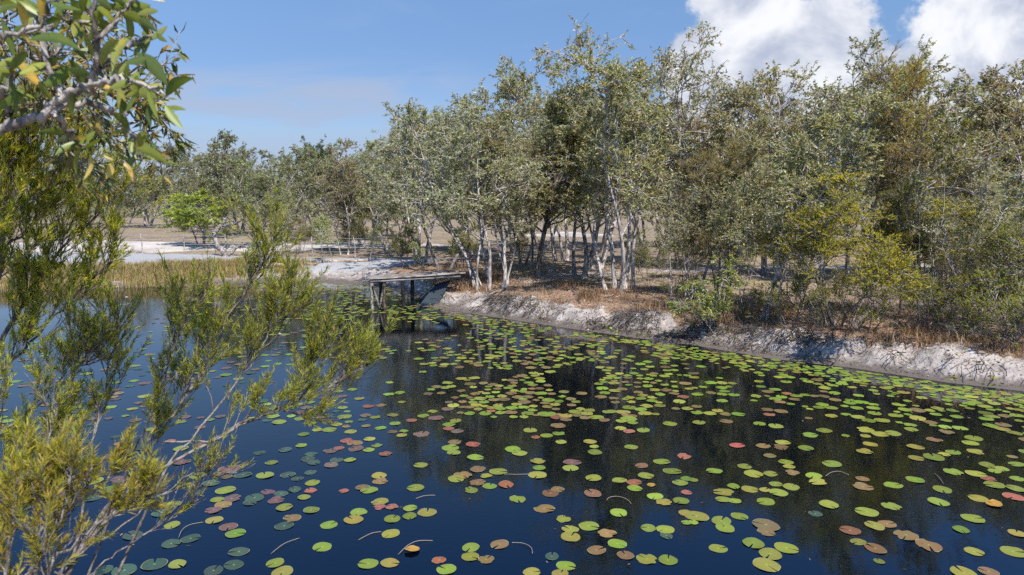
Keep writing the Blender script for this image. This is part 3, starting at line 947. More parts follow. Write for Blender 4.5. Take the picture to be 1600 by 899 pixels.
LIP = 'shrubs crowding the lip of the bank'
lip = [
    ('tea', 1060, 488, 433, 0.9, 1.0, 'low shrub on the bank lip left of the hanging green paperbark'),
    ('tea', 1236, 510, 440, 3.1, 1.0, 'low shrub on the bank lip below the thin arching stems'),
    ('tea', 1496, 531, 452, 1.4, 1.0, 'small shrub on the bank lip under the open large-leaved paperbark'),
    ('tea', 1576, 543, 450, 0.6, 1.2, 'low shrub on the bank lip just left of the end shrub'),
    ('tea', 1158, 506, 440, 2.2, 1.0, 'low shrub on the bank lip left of the flaky white trunk'),
    ('tea', 1282, 513, 428, 4.0, 1.0, 'shrub on the bank lip left of the yellow tea tree'),
    ('tea', 1352, 516, 423, 5.1, 1.1, 'shrub on the bank lip right of the yellow tea tree'),
    ('tea', 1432, 522, 433, 0.2, 1.1, 'shrub on the bank lip right of the slim she-oak'),
    ('tea', 1548, 534, 428, 2.7, 1.1, 'shrub on the bank lip in front of the charred stump'),
    ('tea', 1600, 545, 423, 3.8, 1.2, 'last shrub on the bank lip at the right end'),
]
for kd, px, py, top, rz, wd, lb in lip:
    plant('tea_tree', px, py, lb, LIP, *KINDS['lip'], top, rz, wd, 'bush')

UNDER = 'understorey bushes among the grove trunks'
under = [
    ('tea', 1076, 436, 332, 0.3, 1.0, 'olive understorey bush left of the thin white-trunked paperbark'),
    ('tea', 1160, 446, 324, 1.3, 1.0, 'olive understorey bush between the dark forked tree and the flaky white one'),
    ('tea', 1250, 440, 314, 2.1, 1.0, 'grey-green understorey bush behind the arching stems'),
    ('tea', 1452, 446, 314, 4.4, 1.0, 'understorey bush behind the grey leafless bush'),
    ('tea', 1492, 466, 356, 5.0, 1.0, 'low understorey bush at the foot of the open large-leaved paperbark'),
    ('tea', 1578, 452, 319, 0.8, 1.1, 'tall understorey bush behind the charred stump'),
    ('tea', 726, 420, 344, 2.6, 0.9, 'understorey bush behind the tangle of dark stems at the jetty'),
    ('tea', 812, 412, 352, 1.7, 0.8, 'understorey bush left of the straight dark trunk'),
    ('tea', 1115, 400, 332, 5.5, 1.1, 'distant understorey bush behind the brownish she-oak'),
    ('tea', 1210, 398, 326, 3.9, 1.2, 'distant understorey bush behind the flaky white trunk'),
    ('tea', 1400, 398, 324, 2.3, 1.2, 'distant understorey bush behind the slim she-oak'),
    ('tea', 1530, 396, 326, 0.2, 1.2, 'distant understorey bush behind the straight white trunk'),
    ('tea', 1310, 396, 332, 4.9, 1.2, 'distant understorey bush behind the yellow tea tree'),
]
for kd, px, py, top, rz, wd, lb in under:
    plant('tea_tree', px, py, lb, UNDER, *KINDS[kd], top, rz, wd, 'bush')

BUSH = 'bare bushes on the right bank'
twiggy('bare_bush', 1105, 506, 428, 'dark brushwood on the shaded bank lip below the forked tree', 111, 14, 0.9, 0.014, 'darkbark', group=BUSH, n2=6, n3=4)
twiggy('bare_bush', 1330, 520, 440, 'dark brushwood on the bank lip right under the yellow tea tree', 112, 16, 1.0, 0.014, 'darkbark', group=BUSH, n2=6, n3=4)
twiggy('bare_bush', 1505, 535, 450, 'dark brushwood on the bank lip at the foot of the open paperbark', 113, 16, 1.0, 0.014, 'darkbark', group=BUSH, n2=6, n3=4)
twiggy('bare_bush', 1400, 526, 462, 'small dark brushwood on the bank lip under the slim she-oak', 114, 14, 1.0, 0.012, 'darkbark', group=BUSH, n2=6, n3=4)
twiggy('bare_bush', 1200, 512, 455, 'small dark brushwood at the exposed roots of the flaky white trunk', 115, 14, 1.0, 0.012, 'darkbark', group=BUSH, n2=6, n3=4)
twiggy('bare_bush', 1562, 546, 478, 'small dark brushwood on the bank lip near the right end', 116, 16, 1.1, 0.014, 'darkbark', group=BUSH, n2=7, n3=5)
twiggy('bare_bush', 1456, 530, 470, 'small dark brushwood on the bank lip below the grey leafless bush', 117, 16, 1.1, 0.014, 'darkbark', group=BUSH, n2=7, n3=5)
twiggy('bare_bush', 1270, 516, 462, 'small dark brushwood on the bank lip left of the tangled brush heap', 118, 14, 1.1, 0.013, 'darkbark', group=BUSH, n2=7, n3=5)
twiggy('bare_bush', 1462, 488, 372, 'grey leafless bush full of fine twigs right of the slim she-oak', 101, 16, 0.6, group=BUSH, n2=7, n3=5)
twiggy('bare_bush', 1262, 496, 340, 'thin pale stems arching left out of one root on the bank', 102, 5, 0.5, 0.02, 'paperbark', (-0.55, 0), group=BUSH, n2=2, n3=2)
twiggy('bare_bush', 1590, 505, 400, 'dark leafless bush at the right end of the bank', 103, 12, 0.7, 0.016, 'darkbark', group=BUSH, n2=6, n3=4)
twiggy('bare_bush', 1050, 470, 398, 'small grey twiggy bush between the sapling and the hanging green leaves', 104, 9, 0.5, group=BUSH, n2=5, n3=4)
twiggy('bare_bush', 722, 446, 392, 'tangle of thin dark stems at the landward end of the jetty', 105, 12, 0.8, 0.016, 'darkbark', (-0.2, 0), group=BUSH, n2=6, n3=4)
twiggy('bare_bush', 1360, 496, 402, 'grey dead undergrowth between the tea tree and the slim she-oak', 106, 12, 0.7, 0.014, group=BUSH, n2=6, n3=4)
twiggy('bare_bush', 866, 434, 352, 'two thin pale crooked stems left of the three grey trunks', 107, 2, 0.25, 0.03, 'paperbark', group=BUSH, n2=3, n3=2)


def dead_limb(name, lines, label, cat, mat, twigs=0, seed=1, sides=7):
    """a dead limb through picture points at given distances: lines of ([(px, py, Y)...], r0, r1)"""
    rng = np.random.default_rng(seed)
    mb = MB()
    q0 = lines[0][0][0]
    base = pd(*q0) if len(q0) == 3 else gpt(*q0)
    for pts, r0, r1 in lines:
        P = np.array([pd(*q) if len(q) == 3 else gpt(*q) + np.array([0, -0.05, 0.07 + 0.05 * rng.uniform()]) for q in pts]) - base
        t = np.linspace(0, len(P) - 1, (len(P) - 1) * 4 + 1)
        Q = np.stack([np.interp(t, np.arange(len(P)), P[:, i]) for i in range(3)], 1)
        for _ in range(2):
            Q[1:-1] = (Q[:-2] + 2 * Q[1:-1] + Q[2:]) / 4
        Q[1:-1] += rng.normal(0, r0 * 0.25, Q[1:-1].shape)
        mb.tubes(Q, np.linspace(r0, r1, len(Q)), sides)
        if twigs:
            O, T, _ = spawn(rng, Q[None], twigs, 0.3, 1.0)
            P1 = walk(rng, O, side(rng, T, rng.uniform(0.4, 0.9, len(O))), rng.uniform(0.2, 0.6, len(O)), 5, 0.2, 0.0)
            mb.tubes(P1, r1 * 0.7 * (1 - 0.6 * np.linspace(0, 1, 5))[None], 4, cap=False)
    o = mb.build(name, M[mat], None, True, base)
    return tag(o, label, cat)


g = gpt(352, 401)
Yd = g[1]
dead_limb('dead_trunk', [([(354, 404, Yd), (348, 393, Yd), (339, 380, Yd), (335, 368, Yd), (338, 359, Yd), (347, 353, Yd), (360, 351, Yd), (370, 348, Yd - 0.4), (379, 342, Yd - 0.8)], 0.20, 0.07),
                         ([(354, 402, Yd), (364, 392, Yd + 0.3), (374, 386, Yd + 0.5), (384, 380, Yd + 0.8)], 0.12, 0.05),
                         ([(347, 353, Yd), (350, 347, Yd), (352, 341, Yd)], 0.09, 0.04)],
          'bare grey dead trunk curving like a hook on the far shore', 'dead tree', 'greybark', 2, 5)
Yb = gp(760, 488, 0.3)[1]
dead_limb('fallen_branch', [([(794, 449), (786, 456), (770, 459), (752, 466), (738, 474)], 0.045, 0.015),
                            ([(790, 452), (776, 466), (764, 474), (752, 482)], 0.03, 0.012),
                            ([(793, 452), (790, 462), (778, 474), (762, 486)], 0.025, 0.01)],
          'pale fallen branch lying forked down the sunny sand bank', 'branch', 'greybark', 4, 6)
Yc = gp(1290, 560, 0.2)[1]
dead_limb('fallen_branch', [([(1322, 535), (1306, 545), (1292, 551), (1276, 562)], 0.03, 0.012),
                            ([(1306, 545), (1296, 556), (1288, 562)], 0.015, 0.006)],
          'dark dead branch slanting to the water below the yellow tea tree', 'branch', 'darkbark', 3, 7)

# heap of grey roots and brush on the bank under the tea tree
rng = np.random.default_rng(8)
mb = MB()
b = gpt(1300, 505)
O = np.stack([rng.normal(0, 0.55, 70), rng.normal(0, 0.16, 70), rng.uniform(-0.05, 0.15, 70)], 1)
P = walk(rng, O, np.stack([rng.normal(0, 1, 70), rng.normal(-0.3, 0.4, 70), rng.uniform(-0.1, 0.5, 70)], 1), rng.uniform(0.3, 0.9, 70), 7, 0.3, -0.10)
mb.tubes(P, rng.uniform(0.006, 0.016, (70, 1)) * (1 - 0.6 * np.linspace(0, 1, 7))[None], 4, cap=False)
tag(mb.build('brush_heap', M['greybark'], None, True, b), 'heap of tangled grey brushwood on the bank at the foot of the yellow tea tree', 'brushwood')

# charred stump
b = gpt(1562, 470)
mb = MB()
k = 9
zt = np.linspace(-0.15, 1.15, k)
P = np.stack([0.10 * zt + rng.normal(0, 0.012, k), rng.normal(0, 0.012, k), zt], 1)
mb.tubes(P, np.array([0.23, 0.2, 0.17, 0.165, 0.17, 0.16, 0.165, 0.17, 0.12]), 9)
for q in range(7):
    a_ = q * 0.9
    mb.tubes(np.array([[0.115 + 0.13 * math.cos(a_), 0.13 * math.sin(a_), 1.05], [0.12 + 0.14 * math.cos(a_), 0.14 * math.sin(a_), 1.12 + 0.1 * (q % 3)]]), np.array([0.045, 0.008]), 5)
tag(mb.build('charred_stump', M['char_and_shade'], None, False, b), 'black charred tree stump with a broken top beside the straight white trunk', 'stump')

# ------------------------------------------------------------------ jetty
A = np.array(gp(577, 440, 1.20))
Bv = np.array([-2.15, A[1] + 1.0, 1.36])
ax = Bv - A
Lj = float(np.linalg.norm(ax))
axu = ax / Lj
rz = math.atan2(ax[1], ax[0])
ry = -math.atan2(ax[2], math.hypot(ax[0], ax[1]))
pxv = np.array([-math.sin(rz), math.cos(rz), 0])
jet = empty('jetty', (A[0], A[1], 0), 'old weathered timber jetty reaching from the bank over the water on thin posts', 'jetty')
jb = np.array([A[0], A[1], 0])
rng = np.random.default_rng(4)
for i in range(6):
    mb = MB()
    L_ = Lj + rng.uniform(-0.25, 0.15)
    c = A + axu * (L_ / 2 + rng.uniform(-0.1, 0.06)) + pxv * (0.13 + i * 0.25) + np.array([0, 0, rng.uniform(-0.012, 0.012) + 0.08]) - jb
    nseg = 8
    ts = np.linspace(-L_ / 2, L_ / 2, nseg + 1)
    V, F_ = [], []
    for j, tt in enumerate(ts):
        wv = rng.normal(0, 0.006, 4)
        sag = -0.02 * math.sin(j / nseg * math.pi) * rng.uniform(0.3, 1)
        for (yy_, zz_, e) in ((-0.115, -0.028, 0), (0.115, -0.028, 1), (0.115, 0.028, 2), (-0.115, 0.028, 3)):
            V.append([tt, yy_ + wv[e], zz_ + sag])
    for j in range(nseg):
        for e in range(4):
            F_.append([j * 4 + e, j * 4 + (e + 1) % 4, j * 4 + 4 + (e + 1) % 4, j * 4 + 4 + e])
    F_ += [[3, 2, 1, 0], [nseg * 4, nseg * 4 + 1, nseg * 4 + 2, nseg * 4 + 3]]
    mb.add(V, F_)
    o = mb.build('plank', M['timber'], jet, False, c)
    o.rotation_euler = (0, ry, rz)
for off in (0.12, 1.38):
    mb = MB()
    P = np.stack([np.linspace(0.05, Lj - 0.1, 7), rng.normal(0, 0.01, 7), rng.normal(0, 0.008, 7)], 1)
    mb.tubes(P, np.full(7, 0.075), 8)
    o = mb.build('beam', M['timber'], jet, True, A + pxv * off - np.array([0, 0, 0.022]) - jb)
    o.rotation_euler = (0, ry, rz)
posts = [(0.10, 0.12, 0.075, 'greybark'), (0.62, 0.16, 0.08, 'post'), (1.42, 0.12, 0.075, 'char_and_shade'), (1.95, 1.30, 0.085, 'post'), (0.55, 1.38, 0.08, 'post')]  # third post's black wood has the shade under the deck in its colour
for s_, off, r_, mt_ in posts:
    mb = MB()
    top_ = (A + axu * s_)[2] - 0.09
    zz = np.linspace(-1.2, top_, 7)
    P = np.stack([rng.normal(0, 0.008, 7), rng.normal(0, 0.008, 7), zz], 1)
    mb.tubes(P, np.full(7, r_) * rng.uniform(0.92, 1.08, 7), 9)
    c = A + axu * s_ + pxv * off - jb
    mb.build('post', M[mt_], jet, True, (c[0], c[1], 0))
for s0, s1, z0, z1 in ((0.14, 0.42, 1.0, -0.1), (0.60, 0.38, 1.0, -0.1)):
    mb = MB()
    p0, p1 = A + axu * s0 + pxv * 0.02 - jb, A + axu * s1 + pxv * 0.0 - jb
    p0[2], p1[2] = z0, z1
    mb.tubes(np.array([p0, (p0 + p1) / 2 + 0.01, p1]), np.array([0.05, 0.05, 0.055]), 7)
    mb.build('brace', M['timber'], jet, True)


def flat_patch(corners, thick, m, n_):
    a, b, c, d = [np.array(q, float) for q in corners]
    V, F_ = [], []
    nrm = np.cross(b - a, d - a)
    nrm /= np.linalg.norm(nrm)
    for lay in (0, 1):
        for i in range(m + 1):
            for j in range(n_ + 1):
                u, v = i / m, j / n_
                p = a * (1 - u) * (1 - v) + b * u * (1 - v) + c * u * v + d * (1 - u) * v
                V.append(p + nrm * (thick * lay + 0.012 * math.sin(u * 40)))
    w_, o_n = n_ + 1, (m + 1) * (n_ + 1)
    for i in range(m):
        for j in range(n_):
            q = [i * w_ + j, i * w_ + j + 1, (i + 1) * w_ + j + 1, (i + 1) * w_ + j]
            F_.append(q)
            F_.append([e + o_n for e in q[::-1]])
    rim = [i * w_ for i in range(m + 1)] + [m * w_ + j for j in range(1, n_ + 1)] + [i * w_ + n_ for i in range(m - 1, -1, -1)] + [j for j in range(n_ - 1, 0, -1)]
    for i in range(len(rim)):
        p, q = rim[i], rim[(i + 1) % len(rim)]
        F_.append([p, q, q + o_n, p + o_n])
    return V, F_


cs = [pd(681, 444, 30.25), pd(704, 438, 30.3), pd(682, 479, 29.75), pd(656, 476, 29.75)]  # thin dark blue-black plate laid over the slope below the deck's landward end
V, F_ = flat_patch(cs, 0.02, 40, 8)
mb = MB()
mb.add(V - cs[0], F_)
m_, t_, o_ = new_mat('dark_slope_surface')
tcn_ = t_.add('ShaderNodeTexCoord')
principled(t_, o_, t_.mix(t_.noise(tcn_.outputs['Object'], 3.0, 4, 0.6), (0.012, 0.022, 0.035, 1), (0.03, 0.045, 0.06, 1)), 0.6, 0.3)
M['flat_patch'] = m_
tag(mb.build('dark_slope_patch', M['flat_patch'], None, False, cs[0]), 'flat dark blue-black patch on the slope under the landward end of the jetty', 'flat_patch')

# ------------------------------------------------------------------ logs and fence on the far shore
def log(px0, py0, px1, py1, r, label, seed):
    rng = np.random.default_rng(seed)
    a, b = gpt(px0, py0), gpt(px1, py1)
    z0 = r * 0.9
    k = 15
    t = np.linspace(0, 1, k)[:, None]
    P = a * (1 - t) + b * t
    P[:, 2] = np.maximum(ground_z(P[:, 0], P[:, 1]), np.interp(t[:, 0], [0, 1], [a[2], b[2]])) * 0.5 + np.interp(t[:, 0], [0, 1], [a[2], b[2]]) * 0.5 + z0
    P[1:-1] += rng.normal(0, 0.012, (k - 2, 3))
    root = empty('edging_log', a, label, 'log', 'logs edging the far path')
    mb = MB()
    mb.tubes(P - a, np.full(k, r) * rng.uniform(0.93, 1.07, k), 9)
    mb.build('trunk', M['log'], root, True)
    for f in (0.22, 0.78, 0.985):
        q = a * (1 - f) + b * f - a
        pg = MB()
        pg.tubes(np.array([[q[0], q[1] - r * 1.35, -0.2], [q[0], q[1] - r * 1.35, q[2] + r * 2.6]]), np.array([0.035, 0.03]), 7)
        pg.build('peg', M['post'], root, True)


log(372, 418, 494, 415, 0.085, 'long pale log lying at the edge of the white sand beyond the reeds', 1)
log(494, 413, 578, 409, 0.085, 'shorter pale log with pegs at the foot of the white saplings', 2)

fence = empty('wire_fence', gpt(100, 405), 'thin wire fence on slim posts between the path and the white sand mound', 'fence')
fl = np.array(fence.location)
fx = [-34, -31.2, -28.3, -25.2, -22.3, -19.4, -16.5, -13.6, -10.7, -7.8]
rng = np.random.default_rng(5)
tops = []
for x_ in fx:
    y_ = 46.4 + rng.normal(0, 0.05)
    z_ = float(ground_z(np.array([x_]), np.array([y_]))[0])
    mb = MB()
    mb.tubes(np.array([[x_, y_, z_ - 0.3], [x_ + rng.normal(0, 0.03), y_, z_ + 0.7], [x_ + rng.normal(0, 0.04), y_, z_ + 1.35]]) - fl, np.array([0.035, 0.035, 0.03]), 6)
    mb.build('post', M['greybark'], fence, True)
    tops.append((x_, y_, z_))
tops = np.array(tops)
for hh_ in (0.35, 0.65, 0.95, 1.25):
    mb = MB()
    mb.tubes(tops + np.array([0, -0.04, hh_]) - fl, np.full(len(tops), 0.007), 4)
    mb.build('wire', M['wire'], fence)

# ------------------------------------------------------------------ ground cover (nobody could count it)
rng = np.random.default_rng(21)


def scatter(n, x0, x1, y0, y1, cond):
    x, y = rng.uniform(x0, x1, n), rng.uniform(y0, y1, n)
    d = pond_dist(x, y)
    k = cond(x, y, d)
    return x[k], y[k], d[k]


def blades(x, y, hgt, wid, pal, lean=0.5, zoff=-0.02, down=0.0):
    n = len(x)
    z = ground_z(x, y)
    B = np.stack([x, y, z + zoff], 1)
    a = rng.uniform(0, 6.28, n)
    hz = np.stack([np.cos(a), np.sin(a), np.zeros(n)], 1)
    sd = np.stack([-np.sin(a), np.cos(a), np.zeros(n)], 1)
    H = (hgt * rng.uniform(0.5, 1.3, n))[:, None]
    ln = rng.uniform(0.1, 1.0, n)[:, None] * lean
    up = np.array([0, 0, 1.0])
    mid = B + up * H * 0.55 + hz * H * ln * 0.4
    tp = B + up * H * (1 - ln * 0.5 - down) + hz * H * ln
    W = (wid * rng.uniform(0.6, 1.4, n))[:, None]
    V = np.stack([B - sd * W, B + sd * W, mid + sd * W * 0.8, tp, mid - sd * W * 0.8], 1)
    mb = MB()
    i = np.arange(n)[:, None] * 5
    c = np.repeat(pick(rng, pal, n, 0.25), 5, 0)
    mb.add(V.reshape(-1, 3), np.concatenate([i, i + 1, i + 2, i + 4], 1), c)
    mb.f.append(np.concatenate([i + 4, i + 2, i + 3], 1).astype(np.int32))
    return mb


def clump(x, y, s, seed):
    return fbm(x * s, y * s, seed)


x, y, d = scatter(330000, -4, 17, 12, 38, lambda x, y, d: (d > 0.95) & (d < 6.5) & (x + 0.28 * (y - 31) > -4.2) & (rng.uniform(0, 1, x.shape) < sstep(clump(x, y, 1.3, 71), 0.38, 0.62) * np.interp(d, [0.9, 1.4, 3.4, 6.5], [0.4, 1, 0.8, 0.06]) * np.interp(x, [2, 5], [1, 0.6]) * sstep(clump(x, y, 0.28, 79), 0.30, 0.5)))
PAL_DRY = [(0.29, 0.18, 0.105), (0.24, 0.155, 0.10), (0.36, 0.25, 0.155), (0.17, 0.115, 0.08), (0.42, 0.32, 0.21), (0.13, 0.09, 0.065), (0.33, 0.19, 0.10)]
tag(blades(x, y, 0.14 + 0.32 * sstep(clump(x, y, 1.3, 71), 0.42, 0.75), 0.006, PAL_DRY, 0.9).build('dry_grass', M['grass']), 'orange-brown dry grass along the top of the sand bank', 'grass', kind='stuff')

# dark roots and dead stalks hanging over the lip of the bank
x, y, d = scatter(190000, -4, 17, 12, 36, lambda x, y, d: (d > 0.35) & (d < 1.6) & (x + 0.28 * (y - 31) > -4.4) & (rng.uniform(0, 1, x.shape) < sstep(clump(x, y, 0.55, 75) + np.interp(x, [2, 5], [-0.03, 0.03]), 0.43, 0.58) * np.interp(d, [0.3, 0.8, 1.6], [0.06, 0.55, 0.8])))
n = len(x)
e = 0.25
gxr = (pond_dist(x + e, y) - pond_dist(x - e, y)) / (2 * e)
gyr = (pond_dist(x, y + e) - pond_dist(x, y - e)) / (2 * e)
B = np.stack([x, y, ground_z(x, y)], 1)
Dv = np.stack([-gxr + rng.normal(0, 0.5, n), -gyr + rng.normal(0, 0.5, n), rng.uniform(0.0, 0.6, n)], 1)
P = walk(rng, B, Dv, rng.uniform(0.2, 0.65, n), 4, 0.28, -0.22)
mb = MB()
mb.tubes(P, rng.uniform(0.003, 0.011, (n, 1)) * np.ones((1, 4)), 3, np.repeat(pick(rng, [(0.10, 0.085, 0.075), (0.17, 0.145, 0.125), (0.06, 0.05, 0.045), (0.26, 0.22, 0.19)], n, 0.2), 12, 0), cap=False)
tag(mb.build('bank_roots', M['grass']), 'dark fringe of roots and dead stalks hanging over the bank lip', 'roots', kind='stuff')

# leaf litter, bark strips and twigs on the bank and under the trees
x, y, d = scatter(90000, -5, 22, 11, 44, lambda x, y, d: (d > 0.15) & (rng.uniform(0, 1, x.shape) < np.interp(d, [0, 0.5, 1.2, 3, 14], [0.8, 1.0, 0.7, 0.6, 0.3])))
n = len(x)
O = np.stack([x, y, ground_z(x, y) + 0.02], 1)
mb = MB()
add_leaves(mb, rng, O, np.stack([rng.normal(0, 1, n), rng.normal(0, 1, n), rng.normal(0, 0.22, n)], 1), 0.085, 0.028, [(0.30, 0.19, 0.12), (0.22, 0.14, 0.09), (0.42, 0.32, 0.23), (0.16, 0.11, 0.08), (0.50, 0.42, 0.34)])
tag(mb.build('leaf_litter', M['grass']), 'brown fallen leaves scattered over the bank and forest floor', 'leaves', kind='stuff')

# reeds on the far shore at the left
x, y, d = scatter(230000, -34, -12, 34, 43, lambda x, y, d: (d > -0.3) & (d < 4.6) & (rng.uniform(0, 1, x.shape) < sstep(clump(x, y, 0.6, 81), 0.38, 0.64) * sstep(x, -11.5, -15) * np.interp(d, [0, 1.2, 3.0, 4.6], [0.25, 0.5, 0.8, 0.6])))
PAL_REED = [(0.27, 0.27, 0.07), (0.33, 0.28, 0.11), (0.22, 0.25, 0.06), (0.40, 0.26, 0.14), (0.34, 0.22, 0.13), (0.44, 0.36, 0.20)]
tag(blades(x, y, 0.25 + 0.4 * clump(x, y, 0.6, 81), 0.010, PAL_REED, 0.6).build('reeds', M['grass']), 'yellow-green reeds and rusty sedge on the far left shore', 'reeds', kind='stuff')

# low weeds where the far sand meets the water and along the foot of the bank
x, y, d = scatter(60000, -34, 16, 12, 42, lambda x, y, d: (d > -0.25) & (d < 0.9) & (rng.uniform(0, 1, x.shape) < sstep(clump(x, y, 0.8, 85), 0.50, 0.66) * np.where(y > 33, 0.85, 0.28)))
n = len(x)
mb = MB()
O = np.stack([x, y, np.maximum(ground_z(x, y), 0) + rng.uniform(0.0, 0.12, n)], 1)
add_leaves(mb, rng, O, np.stack([rng.normal(0, 1, n), rng.normal(0, 1, n), rng.uniform(-0.1, 0.6, n)], 1), 0.13, 0.075, [(0.20, 0.23, 0.035), (0.26, 0.27, 0.05), (0.13, 0.16, 0.03), (0.30, 0.24, 0.06)])
tag(mb.build('water_weeds', M['grass']), 'lime-green water weed stranded along the shoreline', 'weeds', kind='stuff')

# field grass, thin and brown, on the open ground behind
x, y, d = scatter(120000, -60, 40, 36, 95, lambda x, y, d: (d > 4.5) & (np.abs(y - 43.4) > 3.0) & (rng.uniform(0, 1, x.shape) < sstep(clump(x, y, 0.25, 91), 0.42, 0.65) * 0.8) & (((x + 30) / 17) ** 2 + ((y - 51.5) / 4.6) ** 2 > 1.1))
tag(blades(x, y, 0.16, 0.012, [(0.24, 0.18, 0.12), (0.30, 0.23, 0.16), (0.19, 0.155, 0.09), (0.20, 0.19, 0.08)], 0.9).build('field_grass', M['grass']), 'sparse brown grass on the open field beyond the pond', 'grass', kind='stuff')

exec_pads = True
# ------------------------------------------------------------------ lily pads
CODES = {
    'g': ('bright green', (0.13, 0.19, 0.028)), 'o': ('olive green', (0.18, 0.19, 0.036)), 'b': ('tan brown', (0.135, 0.10, 0.042)),
    'r': ('reddish', (0.20, 0.082, 0.05)), 'y': ('golden yellow', (0.27, 0.17, 0.035)), 'd': ('dull dark green', (0.035, 0.07, 0.045)), 'm': ('mauve brown', (0.10, 0.07, 0.055)),
}
R1 = '''46,335,o,52 43,380,g,52 76,362,g,50 113,397,r,56 258,444,g,60 86,488,o,72 90,511,b,68 18,536,b,60 45,548,g,75 237,538,g,78 90,595,o,72 88,617,r,56 138,617,r,56 214,622,g,62
140,667,g,74 212,655,g,66 285,640,o,82 10,638,g,56 134,728,o,78 40,853,g,90 130,850,o,84 222,797,y,70 334,838,r,62 365,876,g,88 466,785,g,82 464,824,g,78 530,835,b,72 585,773,b,84 718,888,o,80
836,894,o,80 860,862,g,84 802,822,d,66 987,797,b,84 1073,770,g,82 1107,818,b,76 1195,833,o,94 1283,838,g,88 849,667,g,70 878,710,o,76 879,741,o,90 955,697,g,88 1030,727,b,82 1078,641,g,82 770,624,b,90
796,561,b,76 826,544,b,60 660,584,g,76 971,561,b,82 466,547,g,62 404,501,g,76 432,486,b,82 495,461,b,68 494,516,b,70 530,488,g,54 580,471,g,76 544,531,g,62 612,524,r,74 742,485,o,84 640,378,g,72 668,394,g,66
744,427,o,66 749,455,g,58 886,432,m,78 879,456,g,68 974,497,g,72 1082,506,g,64 1145,540,g,68 1142,515,r,66 1191,487,g,70 1213,526,y,40 1174,446,b,56 1257,429,g,70 1300,469,g,76 1333,517,g,66 1358,500,g,50
1360,557,r,50 1337,592,g,72 1265,598,o,70 1229,573,g,74 1355,643,o,60 1358,682,g,44 1201,704,g,68 1272,711,g,78 1276,736,d,60 262,315,m,70 398,349,b,64 381,372,g,76 395,392,g,58 475,357,r,66 485,412,g,72 410,303,m,56
375,275,g,56 403,260,o,56 374,292,r,50 320,249,m,66 307,221,o,46 371,211,m,54 461,230,g,50 712,299,o,60 735,328,r,42 780,321,g,54 831,313,g,56 840,348,o,50 829,280,b,66 860,255,b,52 820,246,r,52 780,232,g,78
722,216,g,44 960,346,o,58 977,367,o,42 980,390,g,66 1130,369,g,60 1181,299,g,62 1122,304,r,54 1086,291,o,52 1137,268,g,46 1120,252,g,76 1090,260,o,50 1290,272,g,62 1020,257,b,52 987,245,g,62 940,247,b,52
900,223,g,62 1040,222,g,60 1170,213,g,56 1122,205,g,60 1250,197,o,52 1330,180,o,60 1217,177,g,48 1170,168,g,48 1250,150,g,48 1345,161,r,52 1350,407,r,66 142,236,o,50 152,271,g,50 92,290,g,50 141,305,b,45 180,320,o,48
188,303,g,42 220,258,r,46 42,200,r,50 92,195,b,46 70,245,g,48 30,238,m,50 15,256,d,38 32,281,b,40 126,150,g,48 172,143,g,48 588,210,g,48 550,219,r,40 580,197,o,52 655,192,o,48 643,244,g,38 180,182,g,34 300,130,g,40 343,145,b,40 385,118,g,44 360,123,o,44 437,157,g,40 400,164,b,36 432,181,b,42 474,184,g,42 375,183,m,38 265,57,g,40 130,101,g,38'''
R2 = '''8,505,g,44 258,480,o,84 221,450,g,60 328,480,g,60 350,522,g,56 414,534,g,70 362,558,g,80 305,546,o,50 242,544,o,72 175,531,g,58 135,556,o,86 130,586,g,62 180,592,g,56 309,595,g,78 200,656,g,72 125,675,g,90
140,704,g,88 22,655,o,106 10,681,g,44 310,692,b,118 312,721,b,78 112,790,g,80 258,768,g,98 328,813,o,102 394,788,g,102 312,858,o,116 508,488,g,74 525,513,o,78 583,439,g,80 712,533,b,84 710,500,b,58 838,527,g,76
928,505,g,74 1040,545,g,82 1025,597,g,86 830,614,g,80 727,638,g,96 570,607,o,86 515,645,d,56 760,695,o,84 812,688,b,76 658,715,r,86 692,762,o,70 763,790,b,92 890,735,b,100 985,777,b,110 779,843,g,46
1118,711,g,72 1167,665,g,94 1190,582,o,82 1254,608,y,60 1256,526,g,80 1232,501,r,60 1180,480,o,80 1086,472,g,76 1172,802,o,80 1130,892,o,116 1232,886,b,80 1350,727,o,70 1335,803,g,100 1335,575,r,80 1345,541,g,74
1352,500,g,62 1350,440,g,66 1287,459,g,60 1257,468,g,56 1225,443,g,66 1085,391,g,64 1047,399,o,50 1005,411,g,90 932,415,o,62 930,369,o,68 836,312,o,66 783,315,o,70 723,297,o,74 735,260,g,58 912,296,g,58
1058,306,b,62 1114,291,g,60 1170,333,g,74 1157,352,g,68 990,267,b,56 938,249,o,70 848,238,g,62 937,216,b,66 886,214,g,56 551,300,g,64 475,373,g,64 380,349,g,62 372,369,b,64 298,364,b,64 190,362,r,64
420,474,b,64 406,450,o,52 392,431,g,64 32,267,g,60 145,262,b,58 283,272,g,54 351,282,g,62 325,234,r,50 372,221,b,60 315,214,b,52 195,233,g,56 142,232,b,50 25,226,g,56 78,229,o,54 110,218,o,50 24,201,b,46
128,177,g,50 178,153,g,50 128,150,g,46 348,170,g,54 368,182,b,48 395,147,r,42 580,206,g,54 686,207,g,54 597,173,b,50 548,158,b,50 438,156,g,54 472,153,g,42 96,468,g,66 1241,281,g,66 1290,295,o,60 1340,310,g,60 1220,228,g,56 1245,242,g,60 1300,240,b,56 1350,238,g,56 1100,243,g,52 1150,190,g,52 1060,175,g,48 1020,208,o,52'''
